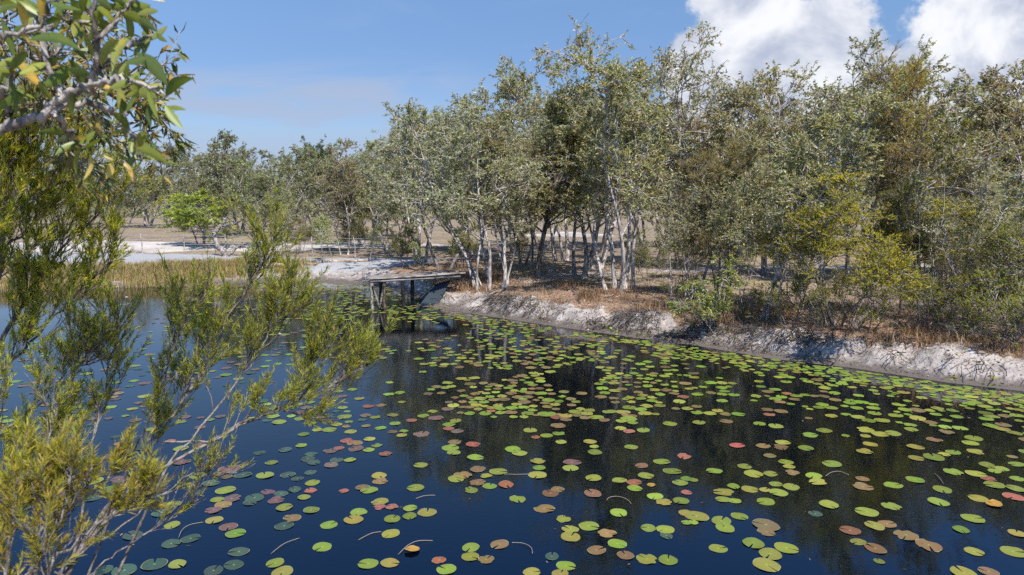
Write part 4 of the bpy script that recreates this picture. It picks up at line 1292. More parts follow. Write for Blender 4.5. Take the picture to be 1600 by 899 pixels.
R3 = '''1125,433,g,54 1098,486,g,76 1008,485,d,70 950,460,m,92 940,492,b,50 910,478,m,60 935,548,g,82 815,560,d,64 900,587,g,56 960,583,m,76 885,630,m,70 925,608,b,70 888,672,o,72 947,700,m,76 976,727,g,84
790,748,d,80 710,770,d,82 713,692,g,70 720,607,g,66 670,642,d,80 1178,619,g,72 1210,663,b,76 1178,696,d,82 1260,577,g,58 1143,590,m,70 1165,563,d,60 1055,580,d,86 1035,600,d,60 1110,555,m,60 1222,545,d,60
1295,517,g,66 1287,549,r,54 1287,474,d,54 1233,500,d,52 1193,484,d,64 1290,630,g,68 1363,692,g,76 1335,783,g,82 1465,670,o,84 1484,638,g,74 1425,550,r,44 1140,850,g,80 1170,888,o,100 990,803,d,88 969,857,d,86
885,882,d,84 735,855,g,80 640,855,d,106 515,880,d,110 430,880,d,80 550,735,d,90 1450,422,g,54 1395,423,d,54 1300,433,d,60 1275,418,d,60 1290,398,d,54 1372,443,m,60 1183,380,d,56 1075,393,d,54 1470,352,b,66
1440,343,r,60 1475,375,m,64 1405,373,r,46 1370,385,m,60 1248,362,g,50 1365,297,g,62 1453,305,o,54 1435,283,b,40 1395,275,o,52 1258,316,g,50 1315,298,o,44 1250,250,g,60 1200,205,g,52 1345,163,r,44 1420,158,m,44 1285,183,g,46
1460,130,g,44 1405,138,g,40 1490,168,o,44 1270,205,b,50 1240,225,m,52 1420,205,g,46 1300,218,g,52 1330,245,b,46 1290,270,g,44'''
pads = []
for txt, ox, oy in ((R1, 560, 560), (R2, 1080, 560), (R3, 0, 560)):
    for q in txt.split():
        u, v, c, wd = q.split(',')
        px, py = ox + float(u) / 2.652, oy + float(v) / 2.652
        p = gp(px, py)
        pads.append([p[0], p[1], float(wd) / 2.652 * p[1] / FPX / 2 * (1 if py > 640 else 1.0), c])
rng = np.random.default_rng(99)


def try_pad(px, py, cs, rr=(0.10, 0.16), gap=0.86):
    p = gp(px, py)
    r = rr[0] * 0.7 + (rr[1] - rr[0] * 0.7) * rng.uniform(0, 1) ** 0.75
    if float(fbm(p[0:1] * 0.55, p[1:2] * 0.45, 55)[0]) < 0.34 + 0.20 * rng.uniform() and py < 650:
        return
    if float(pond_dist(p[0:1], p[1:2])[0]) > -r * 0.7:
        return
    for q in reversed(pads):
        if (q[0] - p[0]) ** 2 + (q[1] - p[1]) ** 2 < ((q[2] + r) * gap) ** 2:
            return
    pads.append([p[0], p[1], r, cs[rng.integers(len(cs))]])


# the thick belt below the jetty and along the middle of the pond
for _ in range(1000):
    try_pad(rng.normal(850, 110), rng.uniform(520, 652), 'ggoogobbob', gap=0.80)
for _ in range(620):
    try_pad(rng.uniform(560, 1010), rng.uniform(490, 600), 'gggooboob', gap=0.85)
# belt hugging the right bank
for _ in range(1150):
    px = rng.uniform(740, 1640)
    py = np.interp(px, [740, 1000, 1330, 1640], [492, 530, 577, 622]) + abs(rng.normal(0, 11)) + 2
    try_pad(px, py, 'gggogogo', (0.08, 0.15), gap=0.74)
for _ in range(260):
    px = rng.uniform(1000, 1640)
    py = np.interp(px, [740, 1000, 1330, 1640], [492, 530, 577, 622]) + rng.uniform(5, 75)
    try_pad(px, py, 'gggogb')
# round the jetty and along the far shore
for _ in range(900):
    try_pad(rng.uniform(420, 720), rng.uniform(452, 500), 'gggogob', gap=0.9)
for _ in range(600):
    try_pad(rng.uniform(150, 640), rng.uniform(443, 456), 'googob', gap=0.75)
# the blue left side behind the shrub
for _ in range(680):
    try_pad(rng.uniform(-40, 560), 470 + 190 * rng.uniform(0, 1) ** 0.8, 'ggdommgbd', gap=1.05)
for _ in range(110):
    try_pad(rng.uniform(-40, 330), rng.uniform(600, 800), 'gddgmrg', gap=1.1)
for _ in range(40):
    try_pad(rng.uniform(1180, 1610), rng.uniform(650, 720), 'ggob', gap=1.4)


def pad_shape(rng, torn=0.0, curl=0.0, seg=26, rings=(0.0, 0.18, 0.55, 0.85, 1.0)):
    """floating leaf with a radial slit, rim and centre; returns V, quads and tris"""
    slit = rng.uniform(0.05, 0.16)
    a = np.linspace(slit, 2 * np.pi - slit, seg)
    rim = 1 + 0.03 * np.sin(a * 2 + rng.uniform(0, 6)) + rng.normal(0, 0.008, seg)
    for _ in range(int(torn)):
        c = rng.uniform(0.4, 5.8)
        rim -= rng.uniform(0.15, 0.38) * np.exp(-((a - c) / rng.uniform(0.10, 0.26)) ** 2)
    if torn:
        rim += rng.normal(0, 0.025, seg)
    el = rng.uniform(0.9, 1.0)
    V = []
    w0 = rng.uniform(0, 6)
    for q in rings:
        rr = q * (1 + (rim - 1) * q ** 2)
        x, y = rr * np.cos(a), rr * np.sin(a) * el
        z = (0.022 * np.sin(a * 3 + w0) + 0.035 * np.clip(np.sin(a * 2 + w0 * 1.7) - 0.4, 0, 1)) * q ** 3 + 0.01 + 0.05 * curl * q ** 3 * (1 + np.sin(a * 2 + w0)) + 0.004 * (1 - q)
        V.append(np.stack([x, y, z], 1))
    V = np.concatenate(V)
    F = []
    for i in range(len(rings) - 1):
        for j in range(seg - 1):
            F.append([i * seg + j, i * seg + j + 1, (i + 1) * seg + j + 1, (i + 1) * seg + j])
    return V, np.array(F)


def pad_mat(name, from_object):
    m, t, out = new_mat(name)
    tcn = t.add('ShaderNodeTexCoord')
    oi = t.add('ShaderNodeObjectInfo')
    if from_object:
        colr = oi.outputs['Color']
        vec = tcn.outputs['Object']
        se = t.add('ShaderNodeSeparateXYZ')
        t.l.new(vec, se.inputs[0])
        rr = t.math('SQRT', t.math('ADD', t.math('MULTIPLY', se.outputs[0], se.outputs[0]), t.math('MULTIPLY', se.outputs[1], se.outputs[1])))
        ang = t.math('ARCTAN2', se.outputs[1], se.outputs[0])
        vein = t.math('POWER', t.math('ABSOLUTE', t.math('SINE', t.math('MULTIPLY', ang, 6.5))), 14.0)
        vein = t.math('MULTIPLY', vein, t.smooth(rr, 0.95, 0.2))
        off = t.combine(t.math('MULTIPLY', oi.outputs['Random'], 40.0), 0.0, 0.0)
        va = t.add('ShaderNodeVectorMath', operation='ADD')
        t.l.new(vec, va.inputs[0])
        t.l.new(off, va.inputs[1])
        n = t.noise(va.outputs[0], 2.6, 5, 0.6)
        n_s = t.noise(va.outputs[0], 11.0, 3, 0.6)
        c = t.mix(t.smooth(n, 0.42, 0.66, 0, 0.75), colr, t.mul(colr, (1.35, 0.72, 0.8, 1)))
        c = t.mix(t.math('MULTIPLY', vein, 0.5), c, t.mul(colr, (1.5, 1.4, 1.6, 1)))
        c = t.mix(t.smooth(n_s, 0.62, 0.72, 0, 0.8), c, (0.085, 0.05, 0.03, 1))
        c = t.mix(t.smooth(rr, 0.13, 0.05, 0, 0.6), c, (0.34, 0.33, 0.05, 1))
        c = t.mix(t.smooth(rr, 0.86, 0.93, 0, 0.3), c, t.mul(colr, (0.8, 0.6, 0.5, 1)))
        c = t.mix(t.smooth(rr, 0.93, 0.97, 0, 0.45), c, (0.34, 0.33, 0.17, 1))
    else:
        at2 = t.add('ShaderNodeAttribute', attribute_name='tint')
        n = t.noise(tcn.outputs['Object'], 9.0, 4, 0.6)
        c = t.mix(t.smooth(n, 0.45, 0.72, 0, 0.5), at2.outputs['Color'], t.mul(at2.outputs['Color'], (1.2, 0.85, 0.8, 1)))
        n_s = n
    p = principled(t, out, c, 0.42, 0.28, n_s, 0.12, 0.01)
    return m


M['pad'] = pad_mat('lily_pad', True)
M['pads'] = pad_mat('lily_pads_far', False)
rngp = np.random.default_rng(5)


def pad_mesh(name, **kw):
    V, F_ = pad_shape(rngp, **kw)
    mb = MB()
    mb.add(V, F_)
    return mb.mesh(name, M['pad'], True)


MESH = {'whole': [pad_mesh('lily_pad_whole') for _ in range(8)], 'ragged': [pad_mesh('lily_pad_ragged', torn=3) for _ in range(7)],
        'curled': [pad_mesh('lily_pad_curled', torn=1, curl=1.0) for _ in range(3)]}
info = []
for x_, y_, r_, c_ in pads:
    px, py = proj(x_, y_, 0.0)
    wpx = r_ * FPX / y_
    vis = 1.0 if -8 < px < 1608 and py < 905 else 0.0
    hid = 0.35 if (px < 330 and py < 640) else 1.0
    info.append((wpx * wpx * (2 * r_ and 4.5 / y_) * vis * hid, px, py, x_, y_, r_, c_))
info.sort(key=lambda q: -q[0])
main, rest = info[:300], info[300:]


def zone(px, py):
    if py > 800:
        if px < 560:
            return "in deep blue water by the shrub"
        if px < 830:
            return "in blue water at the front"
        if px < 1120:
            return "at the front where reflections begin"
        return "in the dark front corner"
    if py > 715:
        if px < 440:
            return "beside the low grey branch tip"
        if px < 700:
            return "in blue water left of reflections"
        if px < 960:
            return "on the tall trees' reflections"
        if px < 1250:
            return "in the loose right-hand drift"
        return "in dark water before right bank"
    if py > 640:
        if px < 420:
            return "seen through the shrub branches"
        if px < 660:
            return "in blue water below shrub branch"
        if px < 960:
            return "on the big reflection edge"
        if px < 1250:
            return "among the white trunk reflections"
        return 'off the sandy right bank'
    if px < 600:
        return 'under the yellow-tipped branch end'
    if px < 800:
        return 'in the upper drift below the jetty'
    if px < 960:
        return 'in the thick raft at mid pond'
    if px < 1150:
        return 'at the right end of the mid-pond raft'
    return 'in the belt along the right bank foot'


ORD = ['first', 'second', 'third', 'fourth', 'fifth', 'sixth', 'seventh', 'eighth', 'ninth', 'tenth', 'eleventh', 'twelfth', 'thirteenth', 'fourteenth', 'fifteenth', 'sixteenth', 'seventeenth', 'eighteenth', 'nineteenth', 'twentieth']
recs = []
for _, px, py, x_, y_, r_, c_ in main:
    st_ = 'whole'
    u_ = rngp.uniform()
    if c_ in 'br' and u_ < 0.45 or c_ in 'om' and u_ < 0.3 or c_ == 'g' and u_ < 0.05:
        st_ = 'ragged'
    if c_ == 'y':
        st_ = 'curled'
    recs.append(dict(px=px, py=py, x=x_, y=y_, r=r_, c=c_, st=st_, zone=zone(px, py)))
sets = {}
for q in recs:
    sets.setdefault((q['c'], q['st'], q['zone']), []).append(q)
for (c_, st_, zn), qs in sets.items():
    qs.sort(key=lambda q: q['px'])
    nm = CODES[c_][0]
    adj = {'whole': 'round', 'ragged': 'ragged', 'curled': 'curled'}[st_]
    for i, q in enumerate(qs):
        if len(qs) == 1:
            q['label'] = f'the only {adj} {nm} lily pad {zn}'
        elif i == len(qs) - 1:
            q['label'] = f'rightmost {adj} {nm} lily pad {zn}'
        elif i == 0:
            q['label'] = f'leftmost {adj} {nm} lily pad {zn}'
        else:
            q['label'] = f'{ORD[min(i, 19)]} {adj} {nm} lily pad from left {zn}'
for q in recs:
    o = link('lily_pad', MESH[q['st']][rngp.integers(len(MESH[q['st']]))])
    sc = q['r']
    o.location = (q['x'], q['y'], 0.004 + 0.004 * rngp.uniform())
    tilt = 0.22 if q['st'] == 'curled' else 0.0
    o.rotation_euler = (rngp.normal(0, 0.012) + tilt * rngp.uniform(-1, 1), rngp.normal(0, 0.012), rngp.uniform(0, 6.28))
    if tilt:
        o.location.z += 0.02
    o.scale = (sc, sc, sc)
    jc = rngp.normal(1, 0.13)
    cc = np.array(CODES[q['c']][1]) * jc * rngp.normal(1, 0.07, 3)
    o.color = (*np.clip(cc, 0.01, 1), 1)
    tag(o, q['label'], 'lily pad', 'lily pads floating on the pond')
mb = MB()
base_shapes = [pad_shape(rngp, torn=t, seg=14, rings=(0.0, 0.6, 1.0)) for t in (0, 0, 0, 2, 3)]
for _, px, py, x_, y_, r_, c_ in rest:
    V, F_ = base_shapes[rngp.integers(5)]
    a = rngp.uniform(0, 6.28)
    ca, sa = math.cos(a), math.sin(a)
    W = np.stack([(V[:, 0] * ca - V[:, 1] * sa) * r_ + x_, (V[:, 0] * sa + V[:, 1] * ca) * r_ + y_, V[:, 2] * r_ + 0.004 + 0.004 * rngp.uniform()], 1)
    mb.add(W, F_, np.clip(np.array(CODES[c_][1]) * rngp.normal(1, 0.15) * rngp.normal(1, 0.06, 3), 0.01, 1))
tag(mb.build('lily_pads', M['pads'], None, True), 'small distant lily pads spread over the rest of the pond', 'lily pads', kind='stuff')

rngd = np.random.default_rng(12)
n = 9000
dx_, dy_ = rngd.uniform(-22, 14, n), rngd.uniform(7, 38, n)
dd = pond_dist(dx_, dy_)
kk = (dd < -0.03) & (rngd.uniform(0, 1, n) < np.interp(-dd, [0, 0.5, 1.5, 6], [0.9, 0.35, 0.12, 0.05]))
dx_, dy_ = dx_[kk], dy_[kk]
O = np.stack([dx_, dy_, np.full(len(dx_), 0.006)], 1)
mb = MB()
add_leaves(mb, rngd, O, np.stack([rngd.normal(0, 1, len(O)), rngd.normal(0, 1, len(O)), np.zeros(len(O))], 1), 0.06, 0.018, [(0.20, 0.13, 0.08), (0.28, 0.21, 0.13), (0.12, 0.085, 0.055)], 0.0)
tag(mb.build('floating_leaves', M['grass']), 'small brown fallen leaves floating along the pond edge', 'leaves', kind='stuff')

# dead flower stalks arching out of the water
m_, t_, o_ = new_mat('dead_stalk')
principled(t_, o_, (0.24, 0.20, 0.15, 1), 0.6)
M['stalk'] = m_
stalks = [
    ([(560, 845), (580, 836), (596, 832)], 'straight pale stalk running from the green pad at the blue front water'),
    ([(622, 868), (636, 855), (652, 847), (676, 846)], 'arched stalk above the golden curled pad'),
    ([(800, 849), (818, 851), (831, 858), (832, 866)], 'hooked stalk in the open blue water at the front'),
    ([(948, 783), (950, 779), (966, 777), (982, 783), (986, 788)], 'hoop-shaped stalk beside the tan brown pad in the dark water'),
    ([(788, 742), (808, 744), (826, 742)], 'long flat stalk joining two olive pads in the tree reflection'),
    ([(1290, 745), (1298, 740), (1312, 738), (1326, 743)], 'bent stalk right of the paired pads off the right bank'),
    ([(1474, 757), (1466, 747), (1459, 740)], 'short upright-leaning stalk above a round green pad on the right'),
    ([(279, 842), (284, 830), (296, 822), (318, 817)], 'curved stalk between two dull pads in the deep blue water'),
    ([(650, 780), (664, 777), (680, 775)], 'faint stalk lying just left of the tree reflection edge'),
    ([(424, 866), (444, 852), (468, 842)], 'straight stalk in the deep blue water near the centre front'),
]
for pts, lb in stalks:
    P = np.array([gp(*q) for q in pts])
    t = np.linspace(0, len(P) - 1, 13)
    Q = np.stack([np.interp(t, np.arange(len(P)), P[:, i]) for i in range(3)], 1)
    for _ in range(3):
        Q[1:-1] = (Q[:-2] + 2 * Q[1:-1] + Q[2:]) / 4
    Q[:, 2] = 0.010 + 0.015 * np.sin(np.linspace(0, math.pi, 13))
    c0 = Q[0].copy()
    mb = MB()
    mb.tubes(Q - c0, np.full(13, 0.004), 6)
    tag(mb.build('lily_stalk', M['stalk'], None, True, c0), lb, 'stalk', 'dead lily stalks in the water')

# two white water lilies
m_, t_, o_ = new_mat('white_petal')
principled(t_, o_, (0.80, 0.80, 0.78, 1), 0.5)
M['petal'] = m_
m_, t_, o_ = new_mat('yellow_stamen')
principled(t_, o_, (0.6, 0.42, 0.05, 1), 0.6)
M['stamen'] = m_
for px, py, lb in ((437, 524, 'open white water lily seen between the upper shrub twigs'), (198, 466, 'small white water lily far out on the left water')):
    p = gp(px, py)
    root = empty('water_lily', p, lb, 'flower', 'white water lilies')
    mb = MB()
    for ringn, tl, L_ in ((7, 0.35, 0.085), (6, 0.9, 0.07)):
        for q in range(ringn):
            a = q / ringn * 6.28 + tl
            d_ = np.array([math.cos(a) * math.cos(tl), math.sin(a) * math.cos(tl), math.sin(tl)])
            s_ = np.array([-math.sin(a), math.cos(a), 0])
            b0 = np.array([0, 0, 0.02])
            V = [b0, b0 + d_ * L_ * 0.5 + s_ * 0.022, b0 + d_ * L_, b0 + d_ * L_ * 0.5 - s_ * 0.022]
            mb.add(V, [[0, 1, 2, 3]])
    mb.build('petal', M['petal'], root)
    mb = MB()
    mb.tubes(np.array([[0, 0, 0.02], [0, 0, 0.05]]), np.array([0.014, 0.018]), 8)
    mb.build('stamen', M['stamen'], root)

# ------------------------------------------------------------------ foreground: needle shrub on the near bank
def smooth_line(pts, m):
    P = np.array(pts, float)
    t = np.linspace(0, len(P) - 1, m)
    Q = np.stack([np.interp(t, np.arange(len(P)), P[:, i]) for i in range(3)], 1)
    for _ in range(3):
        Q[1:-1] = (Q[:-2] + 2 * Q[1:-1] + Q[2:]) / 4
    return Q


PAL_NEED = [(0.38, 0.37, 0.05), (0.31, 0.32, 0.05), (0.25, 0.27, 0.05), (0.19, 0.215, 0.055), (0.44, 0.40, 0.06), (0.14, 0.17, 0.05)]
PAL_NEEDU = [(0.448, 0.422, 0.048), (0.370, 0.376, 0.048), (0.291, 0.308, 0.054), (0.202, 0.228, 0.054), (0.515, 0.456, 0.054)]
PAL_NEEDY = [(0.40, 0.34, 0.045), (0.34, 0.32, 0.045), (0.27, 0.27, 0.045), (0.46, 0.35, 0.06), (0.21, 0.22, 0.045), (0.30, 0.22, 0.08)]


def needle_shrub(name, base, limbs, label, pal, seed, need=(0.040, 0.0042), slen=0.20, nn=34):
    """limbs: (picture line with distances, radius, number of side shoots, leafiness, mean length of side shoots)"""
    rng = np.random.default_rng(seed)
    root = empty(name, base, label, 'shrub', 'needle-leaved shrubs on the near bank')
    b = np.array(base, float)
    tr, cr = MB(), MB()
    foot = np.array([0, 0, float(ground_z(b[0:1], b[1:2])[0]) - b[2] - 0.2])
    q0, q1 = pd(*limbs[0][0][0]) - b, pd(*limbs[0][0][1]) - b
    tr.tubes(smooth_line([foot, foot * 0.6 + q0 * 0.4 + np.array([0.03, 0.02, 0]), q0, q1], 14), np.linspace(limbs[0][1] * 1.3, limbs[0][1] * 0.72, 14), 7)
    for pts, r0, *_r in limbs[1:]:
        e0 = pd(*pts[0]) - b
        if pts[0][1] > 700:
            tr.tubes(smooth_line([(foot * 0.35 + q0 * 0.65), (e0 + q0) / 2 - np.array([0, 0, 0.05]), e0], 9), np.linspace(r0, r0 * 0.72, 9), 6)
    for pts, r0, ns, leafy, sl, t0 in limbs:
        P = smooth_line([pd(*q) for q in pts], 18) - b
        P[1:-1] += rng.normal(0, 0.008, P[1:-1].shape)
        tr.tubes(P, np.linspace(r0 * 0.72, 0.0025, 18), 6)
        O, T, t = spawn(rng, P[None], ns, t0, 1.0)
        up = np.array([0, 0, 1.0])
        D1 = unit(side(rng, T, rng.uniform(0.2, 0.75, len(O))) + up * 0.35)
        L1 = sl * rng.uniform(0.45, 1.6, len(O)) * (1.2 - 0.55 * t)
        P1 = walk(rng, O, D1, L1, 9, 0.11, 0.05)
        tr.tubes(P1, 0.0034 * (1 - 0.7 * np.linspace(0, 1, 9))[None], 4, cap=False)
        O, T, t = spawn(rng, P1, 8, 0.15, 1.0)
        P2 = walk(rng, O, unit(side(rng, T, rng.uniform(0.2, 0.6, len(O))) + up * 0.2), rng.uniform(0.35, 1.0, len(O)) * slen, 6, 0.10, 0.06)
        tr.tubes(P2, 0.0016 * np.ones((1, 6)), 3, cap=False)
        kk = rng.uniform(0, 1, len(P2)) < leafy
        if not kk.any():
            continue
        O, T, t = spawn(rng, P2[kk], nn, 0.25, 1.0)
        Dl = side(rng, T, rng.uniform(0.25, 0.75, len(O)))
        add_leaves(cr, rng, O, Dl, need[0], need[1], pal, 0.1)
    tr.build('trunk', M['twig'], root, True)
    cr.build('crown', M['needle'], root)
    return root


near_z = 0.7
needle_shrub('bottlebrush_shrub', (-2.35, 3.1, near_z), [
    # (line), radius, shoots, leafiness, shoot length, start
    ([(-40, 1350, 3.1), (70, 960, 3.2), (120, 850, 3.4), (185, 770, 3.6), (245, 690, 3.8), (295, 620, 3.9), (335, 545, 4.0), (365, 480, 4.0), (395, 430, 4.0), (415, 395, 4.0)], 0.024, 40, 0.77, 0.38, 0.40),
    ([(90, 900, 3.3), (170, 800, 3.5), (260, 730, 3.7), (350, 675, 3.9), (430, 640, 4.0), (490, 612, 4.1), (545, 590, 4.1), (575, 572, 4.1)], 0.017, 26, 0.72, 0.28, 0.40),
    ([(260, 730, 3.7), (320, 660, 3.8), (370, 600, 3.9), (410, 540, 4.0), (440, 500, 4.0), (455, 470, 4.0)], 0.010, 24, 0.77, 0.30, 0.24),
    ([(185, 770, 3.6), (215, 690, 3.6), (250, 600, 3.7), (270, 540, 3.7), (300, 480, 3.7)], 0.010, 16, 0.68, 0.28, 0.28),
    ([(120, 850, 3.4), (135, 760, 3.5), (150, 660, 3.6), (165, 580, 3.6), (185, 500, 3.6)], 0.011, 16, 0.47, 0.30, 0.28),
    ([(60, 930, 3.2), (60, 800, 3.3), (75, 690, 3.4), (110, 600, 3.5), (150, 540, 3.5)], 0.011, 18, 0.51, 0.31, 0.24),
    ([(245, 690, 3.8), (330, 690, 3.8), (400, 650, 3.9), (440, 640, 3.9), (480, 650, 3.9)], 0.008, 12, 0.64, 0.22, 0.32),
    ([(430, 640, 4.0), (470, 590, 4.1), (500, 550, 4.1), (520, 520, 4.1)], 0.006, 14, 0.77, 0.22, 0.24),
    ([(100, 880, 3.3), (200, 815, 3.4), (270, 760, 3.5), (300, 740, 3.5), (330, 745, 3.5)], 0.008, 8, 0.30, 0.20, 0.32),
    ([(150, 890, 3.2), (220, 840, 3.3), (280, 800, 3.4), (310, 780, 3.4)], 0.006, 6, 0.26, 0.18, 0.24),
], 'olive needle-leaved shrub whose long branches reach right across the foreground water', PAL_NEED, 201)
needle_shrub('bottlebrush_shrub', (-3.3, 3.3, near_z), [
    ([(-260, 1250, 3.3), (-120, 850, 3.3), (-40, 640, 3.4), (10, 500, 3.5), (60, 430, 3.6), (105, 390, 3.7), (150, 340, 3.7), (185, 290, 3.7)], 0.024, 34, 0.85, 0.38, 0.32),
    ([(-60, 700, 3.3), (-30, 520, 3.3), (0, 400, 3.4), (25, 320, 3.4), (45, 250, 3.4), (60, 200, 3.4)], 0.016, 39, 0.85, 0.38, 0.24),
    ([(-40, 640, 3.4), (20, 560, 3.5), (80, 500, 3.6), (130, 450, 3.7), (170, 410, 3.7)], 0.012, 26, 0.85, 0.35, 0.20),
    ([(0, 400, 3.4), (60, 340, 3.5), (100, 280, 3.6), (120, 230, 3.6)], 0.010, 28, 0.85, 0.33, 0.12),
    ([(-100, 800, 3.3), (-20, 700, 3.4), (50, 640, 3.5), (110, 590, 3.6), (150, 550, 3.6)], 0.012, 18, 0.85, 0.31, 0.24),
    ([(-120, 850, 3.3), (-40, 760, 3.4), (40, 720, 3.5), (90, 680, 3.5)], 0.010, 15, 0.85, 0.28, 0.24),
    ([(-60, 480, 3.2), (-20, 380, 3.2), (10, 300, 3.3), (20, 230, 3.3)], 0.010, 28, 0.85, 0.35, 0.16),
], 'dense tall olive needle-leaved shrub filling the left edge below the overhanging branch', PAL_NEEDU, 202)
needle_shrub('bottlebrush_shrub', (-1.55, 1.75, near_z), [
    ([(-60, 1300, 1.8), (0, 1000, 1.85), (40, 900, 1.9), (90, 820, 2.0), (140, 760, 2.05), (190, 740, 2.1)], 0.013, 12, 0.65, 0.16, 0.28),
    ([(0, 1000, 1.85), (10, 900, 1.9), (20, 820, 1.9), (35, 750, 1.95)], 0.009, 11, 0.65, 0.18, 0.16),
    ([(40, 900, 1.9), (110, 860, 1.95), (160, 810, 2.0), (215, 775, 2.05)], 0.008, 9, 0.61, 0.14, 0.16),
    ([(-60, 950, 1.9), (-20, 850, 1.9), (0, 780, 1.95)], 0.008, 9, 0.65, 0.18, 0.08),
    ([(60, 960, 1.85), (80, 880, 1.9), (100, 800, 1.95), (110, 740, 2.0)], 0.007, 10, 0.65, 0.16, 0.12),
], 'yellow-tipped needle-leaved shrub close to the camera in the bottom left corner', PAL_NEEDY, 203, (0.036, 0.0032), 0.12, 40)

# ------------------------------------------------------------------ foreground: overhanging broad-leaved paperbark
tb = np.array([-2.75, 1.5, near_z])
tree = empty('paperbark_tree', tb, 'near paperbark with broad green leaves on a pale gnarled limb at the top left', 'tree')
tr, cr = MB(), MB()
rng = np.random.default_rng(301)


def limb(pts, r0, r1, m=20, gn=0.006):
    P = smooth_line([pd(*q) if len(q) == 3 else q for q in pts], m) - tb
    P[1:-1] += rng.normal(0, gn, P[1:-1].shape)
    tr.tubes(P, np.linspace(r0, r1, m) * rng.uniform(0.88, 1.14, m), 8)
    return P


trunk_top = pd(-560, 330, 1.75)
tr.tubes(smooth_line([(0, 0, -0.3), (0.05, 0.05, 1.2), (-0.02, 0.12, 2.4), trunk_top - tb, trunk_top - tb + np.array([-0.1, 0.1, 1.6])], 16), np.linspace(0.12, 0.05, 16), 9)
Ls = [
    limb([tuple(trunk_top), (-200, 270, 1.75), (-20, 212, 1.8), (30, 196, 1.8), (70, 180, 1.8), (88, 160, 1.8), (108, 145, 1.8), (132, 140, 1.8), (150, 118, 1.8), (157, 90, 1.8), (152, 50, 1.75), (143, 15, 1.75), (150, -40, 1.75)], 0.0145, 0.005, 34),
    limb([(85, 172, 1.8), (125, 158, 1.85), (160, 168, 1.9), (185, 172, 2.0), (200, 195, 2.0), (212, 222, 2.0), (222, 250, 2.0)], 0.010, 0.004),
    limb([(155, 105, 1.8), (180, 80, 1.85), (205, 66, 1.9), (232, 60, 1.9), (250, 52, 1.95)], 0.008, 0.003),
    limb([(10, 203, 1.8), (12, 160, 1.8), (18, 120, 1.75), (20, 90, 1.7)], 0.008, 0.003),
    limb([(95, 150, 1.8), (60, 48, 1.8), (90, 42, 1.8), (120, 36, 1.8), (150, 38, 1.8)], 0.007, 0.003),
    limb([(85, 178, 1.8), (105, 205, 1.9), (115, 220, 2.0), (135, 232, 2.1)], 0.007, 0.003),
    limb([(132, 140, 1.8), (160, 130, 1.75), (185, 128, 1.7), (212, 125, 1.7), (240, 140, 1.7), (258, 150, 1.7)], 0.008, 0.003),
    limb([(-60, 80, 1.7), (0, 60, 1.7), (40, 50, 1.7), (70, 30, 1.7), (90, -10, 1.7)], 0.007, 0.004),
    limb([(150, 60, 1.75), (180, 40, 1.8), (200, 10, 1.8), (215, -20, 1.8)], 0.006, 0.003),
]
GL = [(0.115, 0.15, 0.022), (0.085, 0.12, 0.022), (0.15, 0.17, 0.028), (0.17, 0.185, 0.045), (0.065, 0.09, 0.02)]
YL = [(0.36, 0.25, 0.055), (0.28, 0.19, 0.05), (0.42, 0.32, 0.09), (0.20, 0.16, 0.04)]


def big_leaf(a, b, wpx, colr, bend=0.12, roll=None):
    """a curved lance-shaped leaf from stalk a to tip b"""
    a, b = np.array(a), np.array(b)
    d = b - a
    L_ = np.linalg.norm(d)
    d = d / L_
    view = unit((a + b)[None] / 2 + tb - np.array([0, 0, CAM_H]))[0]
    nrm = view - d * (view @ d)
    nrm = nrm / np.linalg.norm(nrm)
    s_ = np.cross(d, nrm)
    an = rng.uniform(-0.9, 0.9) if roll is None else roll
    s2 = s_ * math.cos(an) + nrm * math.sin(an)
    n2_ = np.cross(s2, d)
    ts = np.linspace(0, 1, 8)
    wd = np.sin(np.pi * np.clip(ts, 0, 1) ** 0.85) ** 0.8 * wpx / 2
    wd[0], wd[-1] = 0.0008, 0.0003
    sag = np.sin(ts * np.pi)[:, None]
    mid = a + d * (ts * L_)[:, None] + (s_ * bend + np.array([0, 0, 0.05]))[None] * sag * L_
    lf = mid + s2 * wd[:, None] + n2_ * wd[:, None] * 0.22
    rt = mid - s2 * wd[:, None] + n2_ * wd[:, None] * 0.22
    V = np.concatenate([lf, mid, rt])
    F_ = []
    for i in range(7):
        F_ += [[i, i + 1, 9 + i, 8 + i], [8 + i, 9 + i, 17 + i, 16 + i]]
    C = np.tile(np.array(colr) * rng.normal(1, 0.1), (24, 1))
    C[8:16] *= 1.25
    cr.add(V, F_, C)


hand = [((66, 14), (-12, 30), 20), ((45, 62), (128, 80), 18), ((72, 98), (30, 116), 15), ((112, 104), (64, 136), 20), ((140, 114), (104, 108), 18), ((186, 62), (158, 104), 16), ((204, 58), (176, 112), 16),
        ((214, 82), (262, 134), 26), ((258, 152), (304, 122), 20), ((256, 150), (222, 136), 20), ((250, 156), (194, 152), 18), ((258, 164), (287, 203), 15), ((256, 168), (291, 172), 9), ((240, 160), (236, 200), 13),
        ((212, 232), (264, 258), 17), ((222, 206), (212, 236), 16), ((180, 4), (236, 8), 22), ((190, 22), (226, 40), 18), ((214, 22), (248, 18), 14), ((215, 30), (246, 50), 15), ((130, 20), (150, -8), 14), ((122, 4), (112, 34), 13),
        ((90, 90), (58, 112), 15), ((60, 128), (84, 158), 14), ((10, 130), (-12, 96), 16), ((14, 110), (44, 80), 15), ((20, 150), (-10, 170), 14), ((40, 40), (24, 66), 13), ((96, 20), (86, 44), 12), ((214, 118), (206, 150), 14),
        ((228, 90), (196, 100), 14), ((170, 120), (200, 92), 13), ((150, 0), (176, 16), 16), ((36, 0), (0, 6), 14), ((232, 64), (262, 40), 10), ((244, 52), (262, 66), 9)]
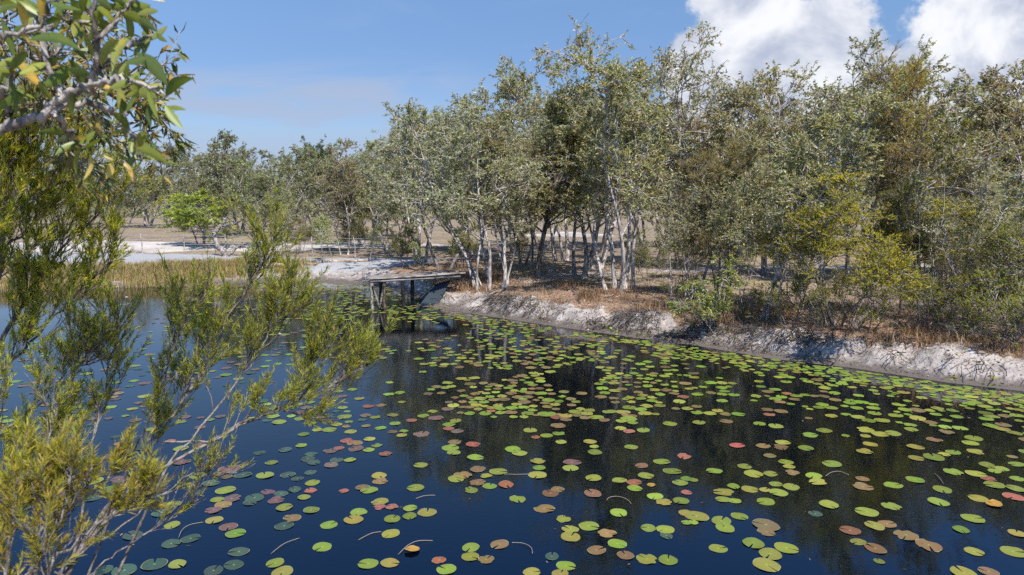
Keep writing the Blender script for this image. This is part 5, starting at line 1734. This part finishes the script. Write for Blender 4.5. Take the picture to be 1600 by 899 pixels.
for (ax_, ay_), (bx_, by_), wd in hand:
    Yl = 1.72 + rng.uniform(-0.06, 0.1)
    big_leaf(pd(ax_, ay_, Yl) - tb, pd(bx_, by_, Yl + rng.uniform(-0.08, 0.08)) - tb, wd * 0.85 * Yl / FPX, GL[rng.integers(5)], rng.uniform(-0.12, 0.12), rng.uniform(-0.6, 0.6))
for (ax_, ay_), (bx_, by_), wd in [((140, 240), (130, 282), 9), ((150, 244), (178, 252), 8), ((186, 250), (208, 284), 8), ((172, 256), (166, 280), 11), ((160, 215), (150, 190), 9), ((150, 182), (154, 205), 10)]:
    big_leaf(pd(ax_, ay_, 1.9) - tb, pd(bx_, by_, 1.9) - tb, wd * 1.9 / FPX, YL[rng.integers(4)])
# rosettes along the limbs
for P in Ls:
    O, T, _ = spawn(rng, P[None], 11, 0.45, 1.0)
    for o_p, tt in zip(O, T):
        q = o_p + tb
        px_, py_ = proj(*q)
        if px_ > 235 or px_ < -80:
            continue
        d_ = unit((tt * 0.5 + rng.normal(0, 0.8, 3))[None])[0]
        big_leaf(o_p, o_p + d_ * rng.uniform(0.05, 0.10), rng.uniform(0.014, 0.024), (GL + YL[:1])[rng.integers(6)], rng.uniform(-0.1, 0.1))
# thinner leafy twigs of the same tree, farther out
tw = []
for _ in range(60):
    px_, py_ = rng.uniform(-40, 225), rng.uniform(-20, 245)
    if px_ < 100 and py_ > 180 or px_ > 180 and py_ > 215:
        continue
    tw.append(pd(px_, py_, rng.uniform(2.5, 3.3)) - tb)
tw = np.array(tw)
P = walk(rng, tw, rng.normal(0, 1, tw.shape) + np.array([0.25, 0, -0.35]), rng.uniform(0.15, 0.36, len(tw)), 9, 0.2, -0.02)
tr.tubes(P, 0.0045 * (1 - 0.6 * np.linspace(0, 1, 9))[None], 5, cap=False)
far_b = limb([tuple(pd(-560, 100, 1.75)), (-150, 90, 2.4), (20, 70, 2.8), (110, 110, 2.9), (180, 150, 2.9), (215, 190, 2.9)], 0.02, 0.004, 24)
nearest = far_b[np.argmin(((P[:, :1] - far_b[None]) ** 2).sum(2), axis=1)]
con = np.stack([nearest, (nearest + P[:, 0]) / 2 + rng.normal(0, 0.03, (len(P), 3)), P[:, 0]], 1)
tr.tubes(con, np.array([[0.006, 0.005, 0.0045]]), 5, cap=False)
O, T, _ = spawn(rng, P, 8, 0.3, 1.0)
P2 = walk(rng, O, side(rng, T, rng.uniform(0.3, 0.9, len(O))), rng.uniform(0.05, 0.16, len(O)), 4, 0.15, 0.0)
tr.tubes(P2, 0.002 * np.ones((1, 4)), 3, cap=False)
O, T, _ = spawn(rng, P2, 5, 0.3, 1.0)
add_leaves(cr, rng, O, T * 0.6 + rng.normal(0, 0.5, T.shape) + np.array([0, 0, -0.45]), 0.062, 0.014, [(0.22, 0.17, 0.045), (0.13, 0.14, 0.03), (0.09, 0.115, 0.03), (0.30, 0.21, 0.06), (0.07, 0.09, 0.035), (0.16, 0.14, 0.04)])
tr.build('trunk', M['greybark'], tree, True)
cr.build('crown', M['big_leaf'], tree)
